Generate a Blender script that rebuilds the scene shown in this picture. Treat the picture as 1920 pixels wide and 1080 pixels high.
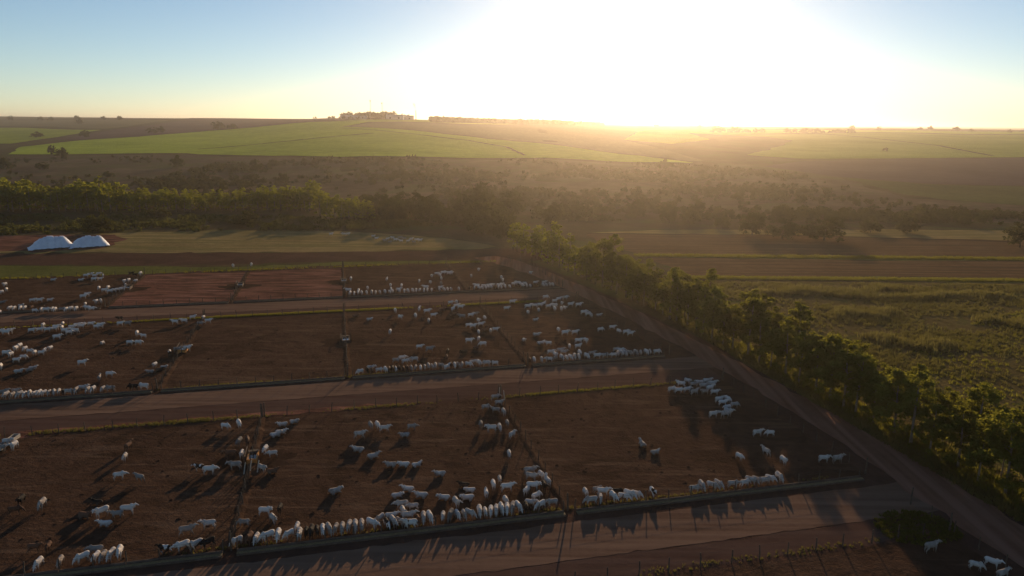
import bpy, bmesh, math, random
import numpy as np
from mathutils import Vector, Matrix
from mathutils.geometry import delaunay_2d_cdt

for o in list(bpy.data.objects):
    bpy.data.objects.remove(o)
SC = bpy.context.scene
COL = SC.collection
RNG = random.Random(7)
NR = np.random.default_rng(11)

# ------------------------------------------------------------------ camera
F_PX, HOR, ROLL, CAM_H = 1371.0, 232.0, math.radians(0.5), 44.0
PITCH = math.atan((540 - HOR) / F_PX)
_X = Vector((1, 0, 0)); _U = Vector((0, math.sin(PITCH), math.cos(PITCH))); _F = Vector((0, math.cos(PITCH), -math.sin(PITCH)))
_R = _X * math.cos(ROLL) + _U * math.sin(ROLL)
_UP = -_X * math.sin(ROLL) + _U * math.cos(ROLL)
cam_d = bpy.data.cameras.new('camera')
cam = bpy.data.objects.new('camera', cam_d); COL.objects.link(cam)
cam.matrix_world = Matrix(((_R.x, _UP.x, -_F.x, 0), (_R.y, _UP.y, -_F.y, 0), (_R.z, _UP.z, -_F.z, CAM_H), (0, 0, 0, 1)))
cam_d.sensor_width = 36.0
cam_d.angle_x = 2 * math.atan(960 / F_PX)
cam_d.clip_start = 0.5; cam_d.clip_end = 60000
SC.camera = cam


def ray(px, py):
    return (_F + _R * ((px - 960) / F_PX) + _UP * ((540 - py) / F_PX)).normalized()


# ------------------------------------------------------------------ world, sun, exposure
SUN_EL = math.radians(10.5)
_s = ray(1185, 230); SUN_AZ = math.atan2(_s.x, _s.y)          # clockwise from +Y
SUN_DIR = Vector((math.sin(SUN_AZ) * math.cos(SUN_EL), math.cos(SUN_AZ) * math.cos(SUN_EL), math.sin(SUN_EL)))
world = bpy.data.worlds.new('World'); SC.world = world
world.use_nodes = True
wn = world.node_tree; wn.nodes.clear()
sky = wn.nodes.new('ShaderNodeTexSky'); sky.sky_type = 'NISHITA'; sky.sun_disc = False
sky.sun_elevation = SUN_EL; sky.sun_rotation = SUN_AZ
sky.altitude = 500; sky.air_density = 0.80; sky.dust_density = 0.18; sky.ozone_density = 1.8
bg = wn.nodes.new('ShaderNodeBackground'); bg.inputs['Strength'].default_value = 0.069
wo = wn.nodes.new('ShaderNodeOutputWorld')
wn.links.new(sky.outputs[0], bg.inputs[0]); wn.links.new(bg.outputs[0], wo.inputs[0])
sd = bpy.data.lights.new('sun', 'SUN'); sd.energy = 3.4; sd.angle = math.radians(0.55); sd.color = (1.0, 0.72, 0.44)
so = bpy.data.objects.new('sun', sd); COL.objects.link(so)
so.rotation_euler = SUN_DIR.to_track_quat('Z', 'Y').to_euler(); so.location = (0, 0, 120)
vs = SC.view_settings
vs.view_transform = 'Standard'; vs.look = 'None'; vs.exposure = 0.6; vs.gamma = 1.0; vs.use_curve_mapping = False
cy = SC.cycles
cy.max_bounces = 5; cy.diffuse_bounces = 2; cy.glossy_bounces = 1; cy.transmission_bounces = 3; cy.transparent_max_bounces = 4
cy.volume_bounces = 0; cy.use_denoising = True
cy.caustics_reflective = False; cy.caustics_refractive = False

# ------------------------------------------------------------------ terrain height
# relief read off the land: for a few bearings, depth (m) -> height (m)
_cols = [
    (-0.75, [(0, 0), (330, 0), (500, 1), (800, 7), (1400, 17), (2200, 31), (3500, 57), (6000, 60), (17000, 74)]),
    (-0.45, [(0, 0), (340, 0), (500, 1.5), (720, 8), (1100, 19), (1700, 36), (2400, 52), (6000, 58), (17000, 72)]),
    (-0.19, [(0, 0), (350, 0), (500, 2), (650, 12), (900, 23), (1150, 35.5), (1500, 52.5), (2000, 54), (6000, 50), (17000, 66)]),
    (0.02, [(0, 0), (350, 0), (500, 2), (690, 10), (950, 20), (1400, 35), (2000, 48), (3000, 46), (6000, 46), (17000, 60)]),
    (0.17, [(0, 0), (360, 0), (520, 1.5), (750, 6), (1100, 15), (1700, 28), (2400, 36), (4000, 42), (6000, 43), (17000, 58)]),
    (0.40, [(0, 0), (360, 0), (540, 1), (900, 4.5), (1500, 17), (2300, 31), (3500, 38), (6000, 36), (12000, 50), (17000, 66)]),
    (0.72, [(0, 0), (380, 0), (560, 0), (950, 4.6), (1600, 18.5), (2800, 34), (4000, 36), (7000, 30), (12000, 48), (17000, 66)]),
]
_D = np.concatenate([np.arange(0, 1000, 20), np.arange(1000, 4000, 50), np.arange(4000, 17600, 200)]).astype(float)
_prof = []
for u, pts in _cols:
    a = np.array(pts, float)
    z = np.interp(_D, a[:, 0], a[:, 1])
    for _ in range(3):                                   # round the knees
        zs = z.copy(); zs[1:-1] = (z[:-2] + 2 * z[1:-1] + z[2:]) / 4; z = zs
    z[_D < 315] = 0
    _prof.append(z)
_prof = np.array(_prof); _U0 = np.array([c[0] for c in _cols])


def hgt(x, y):
    x = np.asarray(x, float); y = np.asarray(y, float)
    yy = np.clip(y, 1.0, 17000)
    u = np.clip(x / yy, _U0[0], _U0[-1])
    k = np.clip(np.searchsorted(_U0, u) - 1, 0, len(_U0) - 2)
    t = (u - _U0[k]) / (_U0[k + 1] - _U0[k]); t = t * t * (3 - 2 * t)
    j = np.clip(np.searchsorted(_D, yy) - 1, 0, len(_D) - 2)
    s = (yy - _D[j]) / (_D[j + 1] - _D[j])
    za = _prof[k, j] * (1 - s) + _prof[k, j + 1] * s
    zb = _prof[k + 1, j] * (1 - s) + _prof[k + 1, j + 1] * s
    z = za * (1 - t) + zb * t
    ramp = np.clip((yy - 420) / 900, 0, 1)
    z = z + ramp * (1.1 * np.sin(x / 143 + y / 310 + 1) * np.sin(y / 190 - x / 420) + 0.7 * np.sin(x / 71 - y / 97 + 2))
    return np.where(y < 315, 0.0, z)


def H1(x, y):
    return float(hgt(x, y))


def ground(px, py):
    """the spot on the land under a sight line"""
    d = ray(px, py); o = Vector((0, 0, CAM_H))
    if d.z < -1e-4:
        t = -CAM_H / d.z
        if t * d.y < 315:
            return Vector((d.x * t, d.y * t, 0))
    t0 = 200.0
    t = t0
    while t < 17500:
        p = o + d * t
        if p.z < H1(p.x, p.y):
            lo, hi = t0, t
            for _ in range(24):
                m = (lo + hi) / 2; p = o + d * m
                if p.z < H1(p.x, p.y): hi = m
                else: lo = m
            p = o + d * hi
            return Vector((p.x, p.y, H1(p.x, p.y)))
        t0 = t; t *= 1.012
    p = o + d * 9000
    return Vector((p.x, p.y, H1(p.x, p.y)))


_A = math.radians(13.6)
E1 = (math.cos(_A), math.sin(_A)); E2 = (-math.sin(_A), math.cos(_A))


def PQ(p, q):
    """feedlot grid (p along the pens, q across them) to world"""
    return (p * E1[0] + q * E2[0], p * E1[1] + q * E2[1])


def toPQ(x, y):
    return (x * E1[0] + y * E1[1], x * E2[0] + y * E2[1])


# ------------------------------------------------------------------ helpers
def link(o, parent=None):
    COL.objects.link(o)
    if parent is not None:
        o.parent = parent
    return o


def tag(o, label=None, cat=None, group=None, kind=None):
    if label: o['label'] = label
    if cat: o['category'] = cat
    if group: o['group'] = group
    if kind: o['kind'] = kind
    return o


def empty(name, loc, rz=0.0):
    e = bpy.data.objects.new(name, None); e.empty_display_size = 0.5
    e.location = loc; e.rotation_euler = (0, 0, rz)
    return link(e)


def np_mesh(name, v, f, mats=(), mi=None, smooth=False):
    """v (n,3), f (m,k) fixed-size faces"""
    v = np.asarray(v, np.float32); f = np.asarray(f, np.int32)
    me = bpy.data.meshes.new(name)
    n, k = f.shape
    me.vertices.add(len(v)); me.vertices.foreach_set('co', v.ravel())
    me.loops.add(n * k); me.loops.foreach_set('vertex_index', f.ravel())
    me.polygons.add(n); me.polygons.foreach_set('loop_start', np.arange(0, n * k, k, dtype=np.int32))
    for m in mats: me.materials.append(m)
    if mi is not None: me.polygons.foreach_set('material_index', np.asarray(mi, np.int32))
    if smooth: me.polygons.foreach_set('use_smooth', np.ones(n, bool))
    me.update(calc_edges=True); me.validate()
    return me


def py_mesh(name, v, f, mats=(), smooth=False):
    me = bpy.data.meshes.new(name); me.from_pydata([tuple(p) for p in v], [], f)
    for m in mats: me.materials.append(m)
    if smooth:
        for p in me.polygons: p.use_smooth = True
    me.update()
    return me


def obj(name, me, parent=None, loc=None, rot=None, scale=None):
    o = bpy.data.objects.new(name, me)
    if loc is not None: o.location = loc
    if rot is not None: o.rotation_euler = rot
    if scale is not None: o.scale = scale if hasattr(scale, '__len__') else (scale,) * 3
    return link(o, parent)


class MB:
    def __init__(s): s.v = []; s.f = []
    def box(s, c, d, rz=0.0, taper=1.0):
        b = len(s.v); cx, cy_, cz = c; x, y, z = d[0] / 2, d[1] / 2, d[2] / 2
        ca, sa = math.cos(rz), math.sin(rz)
        for k, (i, j, l) in enumerate([(-1, -1, -1), (1, -1, -1), (1, 1, -1), (-1, 1, -1), (-1, -1, 1), (1, -1, 1), (1, 1, 1), (-1, 1, 1)]):
            t = taper if l > 0 else 1.0
            a, e = i * x * t, j * y * t
            s.v.append((cx + a * ca - e * sa, cy_ + a * sa + e * ca, cz + l * z))
        for q in [(0, 3, 2, 1), (4, 5, 6, 7), (0, 1, 5, 4), (1, 2, 6, 5), (2, 3, 7, 6), (3, 0, 4, 7)]:
            s.f.append(tuple(b + i for i in q))
        return s
    def tube(s, pts, rad, n=6, cap=True):
        pts = [Vector(p) for p in pts]
        if not hasattr(rad, '__len__'): rad = [rad] * len(pts)
        b = len(s.v)
        for i, p in enumerate(pts):
            d = (pts[min(i + 1, len(pts) - 1)] - pts[max(i - 1, 0)]).normalized()
            a = Vector((0, 0, 1)) if abs(d.z) < 0.9 else Vector((1, 0, 0))
            u = d.cross(a).normalized(); w = d.cross(u)
            for k in range(n):
                t = 2 * math.pi * k / n
                s.v.append(tuple(p + u * (rad[i] * math.cos(t)) + w * (rad[i] * math.sin(t))))
        for i in range(len(pts) - 1):
            for k in range(n):
                a0 = b + i * n + k; a1 = b + i * n + (k + 1) % n
                s.f.append((a0, a1, a1 + n, a0 + n))
        if cap:
            s.f.append(tuple(b + k for k in range(n - 1, -1, -1)))
            e = b + (len(pts) - 1) * n
            s.f.append(tuple(e + k for k in range(n)))
        return s
    def mesh(s, name, mats=(), smooth=False): return py_mesh(name, s.v, s.f, mats, smooth)


# ------------------------------------------------------------------ materials
class NT:
    def __init__(s, name):
        s.m = bpy.data.materials.new(name); s.m.use_nodes = True
        s.t = s.m.node_tree; s.t.nodes.clear()
        s.out = s.t.nodes.new('ShaderNodeOutputMaterial')
    def n(s, ty, **kw):
        nd = s.t.nodes.new(ty)
        for k, v in kw.items():
            if k in nd.inputs.keys(): nd.inputs[k].default_value = v
            else: setattr(nd, k, v)
        return nd
    def l(s, a, b): s.t.links.new(a, b)
    def pos(s):
        if not hasattr(s, '_p'): s._p = s.n('ShaderNodeNewGeometry')
        return s._p.outputs['Position']
    def noise(s, scale, detail=4, rough=0.6, vec=None, dist=0.0):
        nd = s.n('ShaderNodeTexNoise', Scale=scale, Detail=detail, Roughness=rough, Distortion=dist)
        s.l(vec if vec is not None else s.pos(), nd.inputs['Vector'])
        return nd.outputs['Fac']
    def ramp(s, fac, stops):
        r = s.n('ShaderNodeValToRGB'); e = r.color_ramp.elements
        e[0].position, e[0].color = stops[0][0], (*stops[0][1], 1)
        e[1].position, e[1].color = stops[-1][0], (*stops[-1][1], 1)
        for p, c in stops[1:-1]:
            k = e.new(p); k.color = (*c, 1)
        s.l(fac, r.inputs['Fac'])
        return r.outputs['Color']
    def mix(s, fac, a, b, mode='MIX'):
        m = s.n('ShaderNodeMix', data_type='RGBA', blend_type=mode)
        if isinstance(fac, (int, float)): m.inputs[0].default_value = fac
        else: s.l(fac, m.inputs[0])
        for i, c in ((6, a), (7, b)):
            if isinstance(c, tuple): m.inputs[i].default_value = (*c, 1)
            else: s.l(c, m.inputs[i])
        return m.outputs[2]
    def math(s, op, a, b=0.0):
        m = s.n('ShaderNodeMath', operation=op)
        for i, c in ((0, a), (1, b)):
            if isinstance(c, (int, float)): m.inputs[i].default_value = c
            else: s.l(c, m.inputs[i])
        return m.outputs[0]
    def stretch(s, sx, sy, sz=1.0, rz=0.0):
        m = s.n('ShaderNodeMapping'); m.inputs['Scale'].default_value = (sx, sy, sz); m.inputs['Rotation'].default_value = (0, 0, rz)
        s.l(s.pos(), m.inputs['Vector'])
        return m.outputs['Vector']
    def bump(s, h, strength=0.5, dist=0.1):
        b = s.n('ShaderNodeBump', Strength=strength, Distance=dist); s.l(h, b.inputs['Height'])
        return b.outputs['Normal']
    def princ(s, col, rough=0.9, normal=None, spec=0.2):
        p = s.n('ShaderNodeBsdfPrincipled', Roughness=rough)
        p.inputs['Specular IOR Level'].default_value = spec
        if isinstance(col, tuple): p.inputs['Base Color'].default_value = (*col, 1)
        else: s.l(col, p.inputs['Base Color'])
        if normal is not None: s.l(normal, p.inputs['Normal'])
        s.l(p.outputs[0], s.out.inputs['Surface'])
        return p


def soil(name, dark, mid, light, big=0.03, fine=0.6, bump=0.5, bd=0.15, streak=None, grass=None):
    t = NT(name)
    a = t.noise(big, 5, 0.65, dist=0.6); b = t.noise(fine, 6, 0.7)
    c = t.ramp(t.math('ADD', t.math('MULTIPLY', a, 0.6), t.math('MULTIPLY', b, 0.4)), [(0.32, dark), (0.5, mid), (0.7, light)])
    h = t.math('ADD', t.noise(fine * 2.2, 5, 0.7), t.math('MULTIPLY', b, 1.5))
    if streak:                                            # wheel tracks along the lane
        v = t.stretch(streak[0], streak[1], 1, streak[2])
        s_ = t.noise(1.0, 3, 0.5, vec=v)
        c = t.mix(t.ramp(s_, [(0.40, (0, 0, 0)), (0.62, (0.85, 0.85, 0.85))]), c, streak[3])
        h = t.math('ADD', h, t.math('MULTIPLY', s_, 0.7))
    if grass:
        g = t.noise(grass[0], 5, 0.7, dist=1.0)
        c = t.mix(t.ramp(g, [(grass[1], (0, 0, 0)), (grass[1] + 0.12, (1, 1, 1))]), c, grass[2])
    t.princ(c, 1.0, t.bump(h, bump, bd), 0.0)
    return t.m


def pen_soil(name):
    t = NT(name)
    a = t.noise(0.05, 5, 0.65, dist=0.8); b = t.noise(0.5, 6, 0.72); d = t.noise(0.16, 4, 0.6, dist=1.5)
    c = t.ramp(t.math('ADD', t.math('MULTIPLY', a, 0.5), t.math('MULTIPLY', b, 0.5)), [(0.30, (0.046, 0.026, 0.017)), (0.5, (0.074, 0.043, 0.028)), (0.72, (0.118, 0.071, 0.046))])
    c = t.mix(t.ramp(d, [(0.50, (0, 0, 0)), (0.66, (0.75, 0.75, 0.75))]), c, (0.042, 0.026, 0.017))          # old dung and damp
    tr = t.noise(1.0, 3, 0.55, vec=t.stretch(0.05, 0.55, 1, -_A + 0.25), dist=1.2)
    c = t.mix(t.ramp(tr, [(0.56, (0, 0, 0)), (0.66, (0.6, 0.6, 0.6))]), c, (0.130, 0.082, 0.054))            # dusty cattle paths
    h = t.math('ADD', t.math('MULTIPLY', t.noise(1.3, 5, 0.75), 1.0), t.math('MULTIPLY', b, 1.6))
    t.princ(c, 1.0, t.bump(h, 0.9, 0.22), 0.0)
    return t.m


def crop(name, dark, light, rows=None, big=0.004, fine=0.25, bump=1.0, bd=0.8):
    t = NT(name)
    a = t.noise(big, 4, 0.6); b = t.noise(fine, 5, 0.75)
    f = t.math('ADD', t.math('MULTIPLY', a, 0.5), t.math('MULTIPLY', b, 0.5))
    if rows:
        w = t.noise(1.0, 2, 0.5, vec=t.stretch(*rows))
        f = t.math('ADD', t.math('MULTIPLY', f, 0.7), t.math('MULTIPLY', w, 0.3))
    c = t.ramp(f, [(0.36, dark), (0.62, light)])
    t.princ(c, 0.9, t.bump(t.math('ADD', b, t.noise(fine * 4, 3, 0.7)), bump, bd), 0.0)
    return t.m


def leaf(name, c1, c2, trans=0.35, clump=0.35, tint=(0.42, 0.38, 0.03)):
    t = NT(name)
    oi = t.n('ShaderNodeObjectInfo')
    f = t.math('ADD', t.math('MULTIPLY', t.noise(clump, 4, 0.7), 0.75), t.math('MULTIPLY', oi.outputs['Random'], 0.25))
    c = t.ramp(f, [(0.35, c1), (0.68, c2)])
    d = t.n('ShaderNodeBsdfDiffuse'); tr = t.n('ShaderNodeBsdfTranslucent')
    t.l(c, d.inputs['Color'])
    t.l(t.mix(0.5, c, tint, 'MIX'), tr.inputs['Color'])
    m = t.n('ShaderNodeMixShader'); m.inputs[0].default_value = trans
    t.l(d.outputs[0], m.inputs[1]); t.l(tr.outputs[0], m.inputs[2])
    t.l(m.outputs[0], t.out.inputs['Surface'])
    return t.m


def plain(name, c1, c2, scale=3.0, rough=0.85, bump=0.2, spec=0.2):
    t = NT(name)
    t.princ(t.ramp(t.noise(scale, 5, 0.7), [(0.35, c1), (0.7, c2)]), rough, t.bump(t.noise(scale * 3, 4, 0.7), bump, 0.03), spec)
    return t.m


M = {}
M['terrain'] = soil('dry_pasture', (0.0434, 0.0333, 0.0183), (0.0767, 0.0584, 0.0300), (0.1250, 0.0934, 0.0484), 0.012, 0.12, 0.9, 0.8, grass=(0.03, 0.5, (0.0667, 0.0734, 0.0233)))
M['pen'] = pen_soil('trampled_pen_soil')
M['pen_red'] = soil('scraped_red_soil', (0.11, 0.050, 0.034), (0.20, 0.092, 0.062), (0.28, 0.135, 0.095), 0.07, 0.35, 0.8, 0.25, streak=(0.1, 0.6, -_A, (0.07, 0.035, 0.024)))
M['road'] = soil('gravel_feed_road', (0.1056, 0.0613, 0.0406), (0.1429, 0.0847, 0.0569), (0.1863, 0.1122, 0.0759), 0.05, 0.7, 0.35, 0.07, streak=(0.03, 0.9, -_A, (0.2050, 0.1270, 0.0862)))
M['red_road'] = soil('red_dirt_road', (0.1207, 0.0552, 0.0333), (0.1725, 0.0805, 0.0494), (0.2300, 0.1127, 0.0713), 0.06, 0.6, 0.35, 0.07, streak=(0.7, 0.03, -_A, (0.2645, 0.1380, 0.0920)))
M['verge'] = soil('bare_verge_soil', (0.050, 0.029, 0.021), (0.078, 0.044, 0.031), (0.115, 0.064, 0.045), 0.08, 0.6, 0.8, 0.2)
M['verge_dark'] = soil('dark_drive_soil', (0.0600, 0.0336, 0.0252), (0.0840, 0.0480, 0.0360), (0.1140, 0.0660, 0.0492), 0.07, 0.5, 0.4, 0.08, streak=(0.03, 0.8, -_A, (0.1080, 0.0660, 0.0504)))
M['wet'] = soil('wet_manure_soil', (0.0340, 0.0204, 0.0136), (0.0510, 0.0306, 0.0204), (0.0765, 0.0459, 0.0306), 0.3, 0.8, 0.6, 0.1)
M['dryfield'] = soil('dry_grass_field', (0.15, 0.105, 0.045), (0.25, 0.18, 0.075), (0.34, 0.25, 0.11), 0.03, 0.25, 0.9, 0.3, streak=(0.02, 0.35, 0.0, (0.15, 0.13, 0.045)))
M['brownfield'] = soil('stubble_field', (0.0900, 0.0527, 0.0273), (0.1463, 0.0871, 0.0449), (0.2063, 0.1255, 0.0644), 0.03, 0.35, 0.9, 0.3, streak=(0.015, 0.5, 0.0, (0.0844, 0.0567, 0.0312)))
M['grassground'] = soil('rough_grass_ground', (0.0780, 0.0598, 0.0234), (0.1235, 0.0936, 0.0364), (0.1820, 0.1365, 0.0585), 0.05, 0.4, 1.0, 0.5, grass=(0.05, 0.52, (0.0780, 0.0910, 0.0208)))
M['greenstrip'] = crop('green_forage', (0.080, 0.088, 0.024), (0.15, 0.155, 0.045), None, 0.05, 0.6, 1.0, 0.6)
M['cane'] = crop('sugar_cane', (0.1868, 0.2654, 0.0236), (0.4324, 0.5307, 0.0590), (0.02, 0.22, 1, 0.35), 0.006, 0.16, 1.0, 2.2)
M['cane2'] = crop('sugar_cane_older', (0.1552, 0.2134, 0.0271), (0.3299, 0.3881, 0.0621), (0.02, 0.22, 1, -0.2), 0.006, 0.16, 1.0, 2.2)
M['cutcane'] = crop('cut_cane', (0.0900, 0.0810, 0.0420), (0.1500, 0.1320, 0.0630), (0.25, 0.02, 1, 0.5), 0.008, 0.1, 0.8, 1.0)
M['plough'] = soil('ploughed_soil', (0.0630, 0.0405, 0.0375), (0.0840, 0.0555, 0.0510), (0.1125, 0.0750, 0.0690), 0.01, 0.12, 0.6, 0.4)
M['scrubsoil'] = soil('scrub_slope', (0.0551, 0.0421, 0.0292), (0.0972, 0.0713, 0.0454), (0.1620, 0.1199, 0.0713), 0.014, 0.1, 1.0, 1.0, grass=(0.02, 0.5, (0.0842, 0.0810, 0.0356)))
M['pasture'] = crop('pasture_grass', (0.050, 0.055, 0.020), (0.095, 0.098, 0.036), None, 0.01, 0.2, 1.0, 0.6)
M['track'] = plain('field_track_soil', (0.024, 0.019, 0.012), (0.040, 0.030, 0.018), 0.1, 1.0, 0.2, 0.0)
M['euca'] = leaf('eucalyptus_leaves', (0.0575, 0.0725, 0.0175), (0.1625, 0.1750, 0.0375), 0.45, 0.5)
M['euca2'] = leaf('plantation_leaves', (0.0660, 0.0936, 0.0096), (0.2160, 0.2400, 0.0240), 0.55, 0.25)
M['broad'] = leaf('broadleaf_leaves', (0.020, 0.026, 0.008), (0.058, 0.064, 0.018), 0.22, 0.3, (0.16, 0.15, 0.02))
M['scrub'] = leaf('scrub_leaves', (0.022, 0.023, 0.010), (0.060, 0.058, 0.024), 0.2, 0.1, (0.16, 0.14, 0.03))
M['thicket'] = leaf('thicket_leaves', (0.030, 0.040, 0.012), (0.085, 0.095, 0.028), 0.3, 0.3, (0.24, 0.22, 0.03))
M['grass'] = leaf('dry_grass_blades', (0.066, 0.060, 0.022), (0.165, 0.140, 0.052), 0.34, 0.12, (0.34, 0.30, 0.06))
M['ggrass'] = leaf('green_grass_blades', (0.070, 0.074, 0.016), (0.17, 0.165, 0.04), 0.45, 0.25)
M['weed'] = leaf('weed_leaves', (0.030, 0.045, 0.015), (0.07, 0.085, 0.026), 0.3, 0.8)
M['bark'] = plain('pale_bark', (0.14, 0.105, 0.075), (0.30, 0.24, 0.18), 2.5)
M['darkbark'] = plain('dark_bark', (0.045, 0.034, 0.025), (0.09, 0.068, 0.05), 2.5)
M['post'] = plain('weathered_wood', (0.06, 0.044, 0.032), (0.15, 0.11, 0.08), 6.0)
M['palepost'] = plain('pale_wood', (0.36, 0.31, 0.25), (0.58, 0.51, 0.42), 6.0)
M['wire'] = plain('galvanised_wire', (0.05, 0.045, 0.04), (0.08, 0.07, 0.065), 3.0, 0.9)
M['concrete'] = plain('worn_concrete', (0.080, 0.054, 0.040), (0.15, 0.104, 0.078), 1.2, 0.9, 0.3)
M['feed'] = plain('mixed_feed', (0.16, 0.11, 0.05), (0.30, 0.21, 0.10), 5.0)
M['orange'] = plain('sunlit_orange_concrete', (0.40, 0.17, 0.05), (0.55, 0.27, 0.08), 2.0, 0.6)  # orange sunlight on concrete, put into the base colour
M['tarp'] = plain('white_silage_plastic', (0.62, 0.64, 0.68), (0.80, 0.81, 0.83), 0.5, 0.5, 0.5, 0.4)
M['tyre'] = plain('dark_weights', (0.02, 0.018, 0.016), (0.05, 0.042, 0.035), 2.0)
M['shed'] = plain('whitewashed_shed', (0.30, 0.28, 0.28), (0.44, 0.42, 0.42), 0.3)
M['shedroof'] = plain('zinc_roof', (0.20, 0.19, 0.20), (0.30, 0.29, 0.30), 0.2, 0.6)
M['steel'] = plain('grey_steel', (0.18, 0.17, 0.17), (0.28, 0.27, 0.26), 1.0, 0.6)
M['darkwin'] = plain('dark_opening', (0.02, 0.02, 0.02), (0.04, 0.04, 0.04), 1.0)
_t = NT('trough_water'); _t.princ((0.03, 0.035, 0.035), 0.06, None, 0.5); M['water'] = _t.m


def coat(name, c1, c2, patch=None, pt=0.55):
    t = NT(name)
    tc = t.n('ShaderNodeTexCoord'); oi = t.n('ShaderNodeObjectInfo')
    ad = t.n('ShaderNodeVectorMath', operation='ADD')
    cmb = t.n('ShaderNodeCombineXYZ'); k = t.math('MULTIPLY', oi.outputs['Random'], 40.0)
    t.l(k, cmb.inputs[0]); t.l(k, cmb.inputs[1])
    t.l(tc.outputs['Object'], ad.inputs[0]); t.l(cmb.outputs[0], ad.inputs[1])
    n1 = t.noise(1.6, 4, 0.6, vec=ad.outputs[0])
    c = t.ramp(t.math('ADD', t.math('MULTIPLY', n1, 0.6), t.math('MULTIPLY', oi.outputs['Random'], 0.4)), [(0.3, c1), (0.62, c2)])
    if patch:
        n2 = t.noise(1.3, 1, 0.4, vec=ad.outputs[0])
        c = t.mix(t.ramp(n2, [(pt, (0, 0, 0)), (pt + 0.03, (1, 1, 1))]), c, patch)
    sx = t.n('ShaderNodeSeparateXYZ'); t.l(tc.outputs['Object'], sx.inputs[0])
    low = t.ramp(t.math('ADD', sx.outputs['Z'], t.math('MULTIPLY', n1, 0.5)), [(0.45, (0.75, 0.75, 0.75)), (1.05, (0, 0, 0))])
    c = t.mix(low, c, (0.12, 0.08, 0.055))                       # darker brown towards legs and belly
    t.princ(c, 0.85, None, 0.12)
    return t.m


M['w'] = coat('white_hide', (0.2688, 0.2240, 0.1904), (0.6272, 0.5712, 0.5152))
M['g'] = coat('grey_hide', (0.13, 0.115, 0.10), (0.27, 0.24, 0.215))
M['k'] = coat('black_hide', (0.012, 0.010, 0.009), (0.030, 0.024, 0.020))
M['b'] = coat('brown_hide', (0.075, 0.036, 0.022), (0.15, 0.075, 0.045))
M['p'] = coat('pied_hide', (0.014, 0.011, 0.010), (0.028, 0.022, 0.018), (0.66, 0.62, 0.58), 0.52)
COATN = dict(w='white', g='grey', k='black', b='brown', p='black-and-white')

# ------------------------------------------------------------------ the land
def make_terrain():
    ang = np.concatenate([np.arange(-180, -46, 6), np.arange(-46, 46.01, 0.5), np.arange(52, 180, 6)])
    rr = np.concatenate([[4, 20, 60, 120, 200, 280, 310], 310 * np.exp(np.linspace(0.02, math.log(16200 / 310), 190))])
    A_, R_ = np.meshgrid(np.radians(ang), rr)
    X = R_ * np.sin(A_); Y = R_ * np.cos(A_)
    Z = hgt(X, Y) - 0.0
    v = np.stack([X, Y, Z], -1).reshape(-1, 3)
    na, nr = len(ang), len(rr)
    i, j = np.meshgrid(np.arange(nr - 1), np.arange(na)); i = i.ravel(); j = j.ravel(); j2 = (j + 1) % na
    f = np.stack([i * na + j, i * na + j2, (i + 1) * na + j2, (i + 1) * na + j], -1)
    v = np.vstack([v, [[0, 0, 0]]])
    o = obj('ground', np_mesh('ground', v, f[:, ::-1], [M['terrain']], smooth=True))
    return tag(o, kind='structure')


make_terrain()


def sheet(name, pts, mat, z, jit=0.0, seg=2.0, grid=None, label=None):
    """a patch of ground: outline in world xy, laid z above the land"""
    rng = random.Random(name + mat.name + str(len(pts)))
    out = []
    n = len(pts)
    for i in range(n):
        a = Vector(pts[i][:2]); b = Vector(pts[(i + 1) % n][:2])
        k = max(1, int((b - a).length / seg)); nrm = Vector((-(b - a).y, (b - a).x)); nrm.normalize()
        for j in range(k):
            p = a.lerp(b, j / k)
            if jit and j: p = p + nrm * (rng.gauss(0, jit) if rng.random() < 0.8 else rng.gauss(0, jit * 2))
            out.append(Vector((p.x, p.y)))
    m = len(out)
    vs_ = list(out)
    if grid:
        poly = np.array([(p.x, p.y) for p in out])
        gx, gy = np.meshgrid(np.arange(poly[:, 0].min(), poly[:, 0].max(), grid), np.arange(poly[:, 1].min(), poly[:, 1].max(), grid))
        q = np.stack([gx.ravel(), gy.ravel()], -1); q = q[inside(q, poly)]
        vs_ += [Vector((float(a), float(b))) for a, b in q]
    r = delaunay_2d_cdt(vs_, [(i, (i + 1) % m) for i in range(m)], [list(range(m))], 1, 1e-4)
    vv = r[0]
    zz = hgt([p.x for p in vv], [p.y for p in vv]) + z
    fs = []
    for f in r[2]:
        a, b, c = vv[f[0]], vv[f[1]], vv[f[2]]
        fs.append(tuple(f) if (b - a).cross(c - a) > 0 else tuple(reversed(f)))
    o = obj(name, py_mesh(name, [(p.x, p.y, float(h)) for p, h in zip(vv, zz)], fs, [mat], smooth=True))
    return tag(o, kind='structure')


def inside(q, poly):
    x, y = q[:, 0], q[:, 1]; c = np.zeros(len(q), bool); n = len(poly); j = n - 1
    for i in range(n):
        xi, yi = poly[i]; xj, yj = poly[j]
        if yi != yj:
            c ^= ((yi > y) != (yj > y)) & (x < (xj - xi) * (y - yi) / (yj - yi) + xi)
        j = i
    return c


def G(pts): return [ground(*p)[:2] for p in pts]
def P_(pts): return [PQ(*p) for p in pts]


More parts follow.
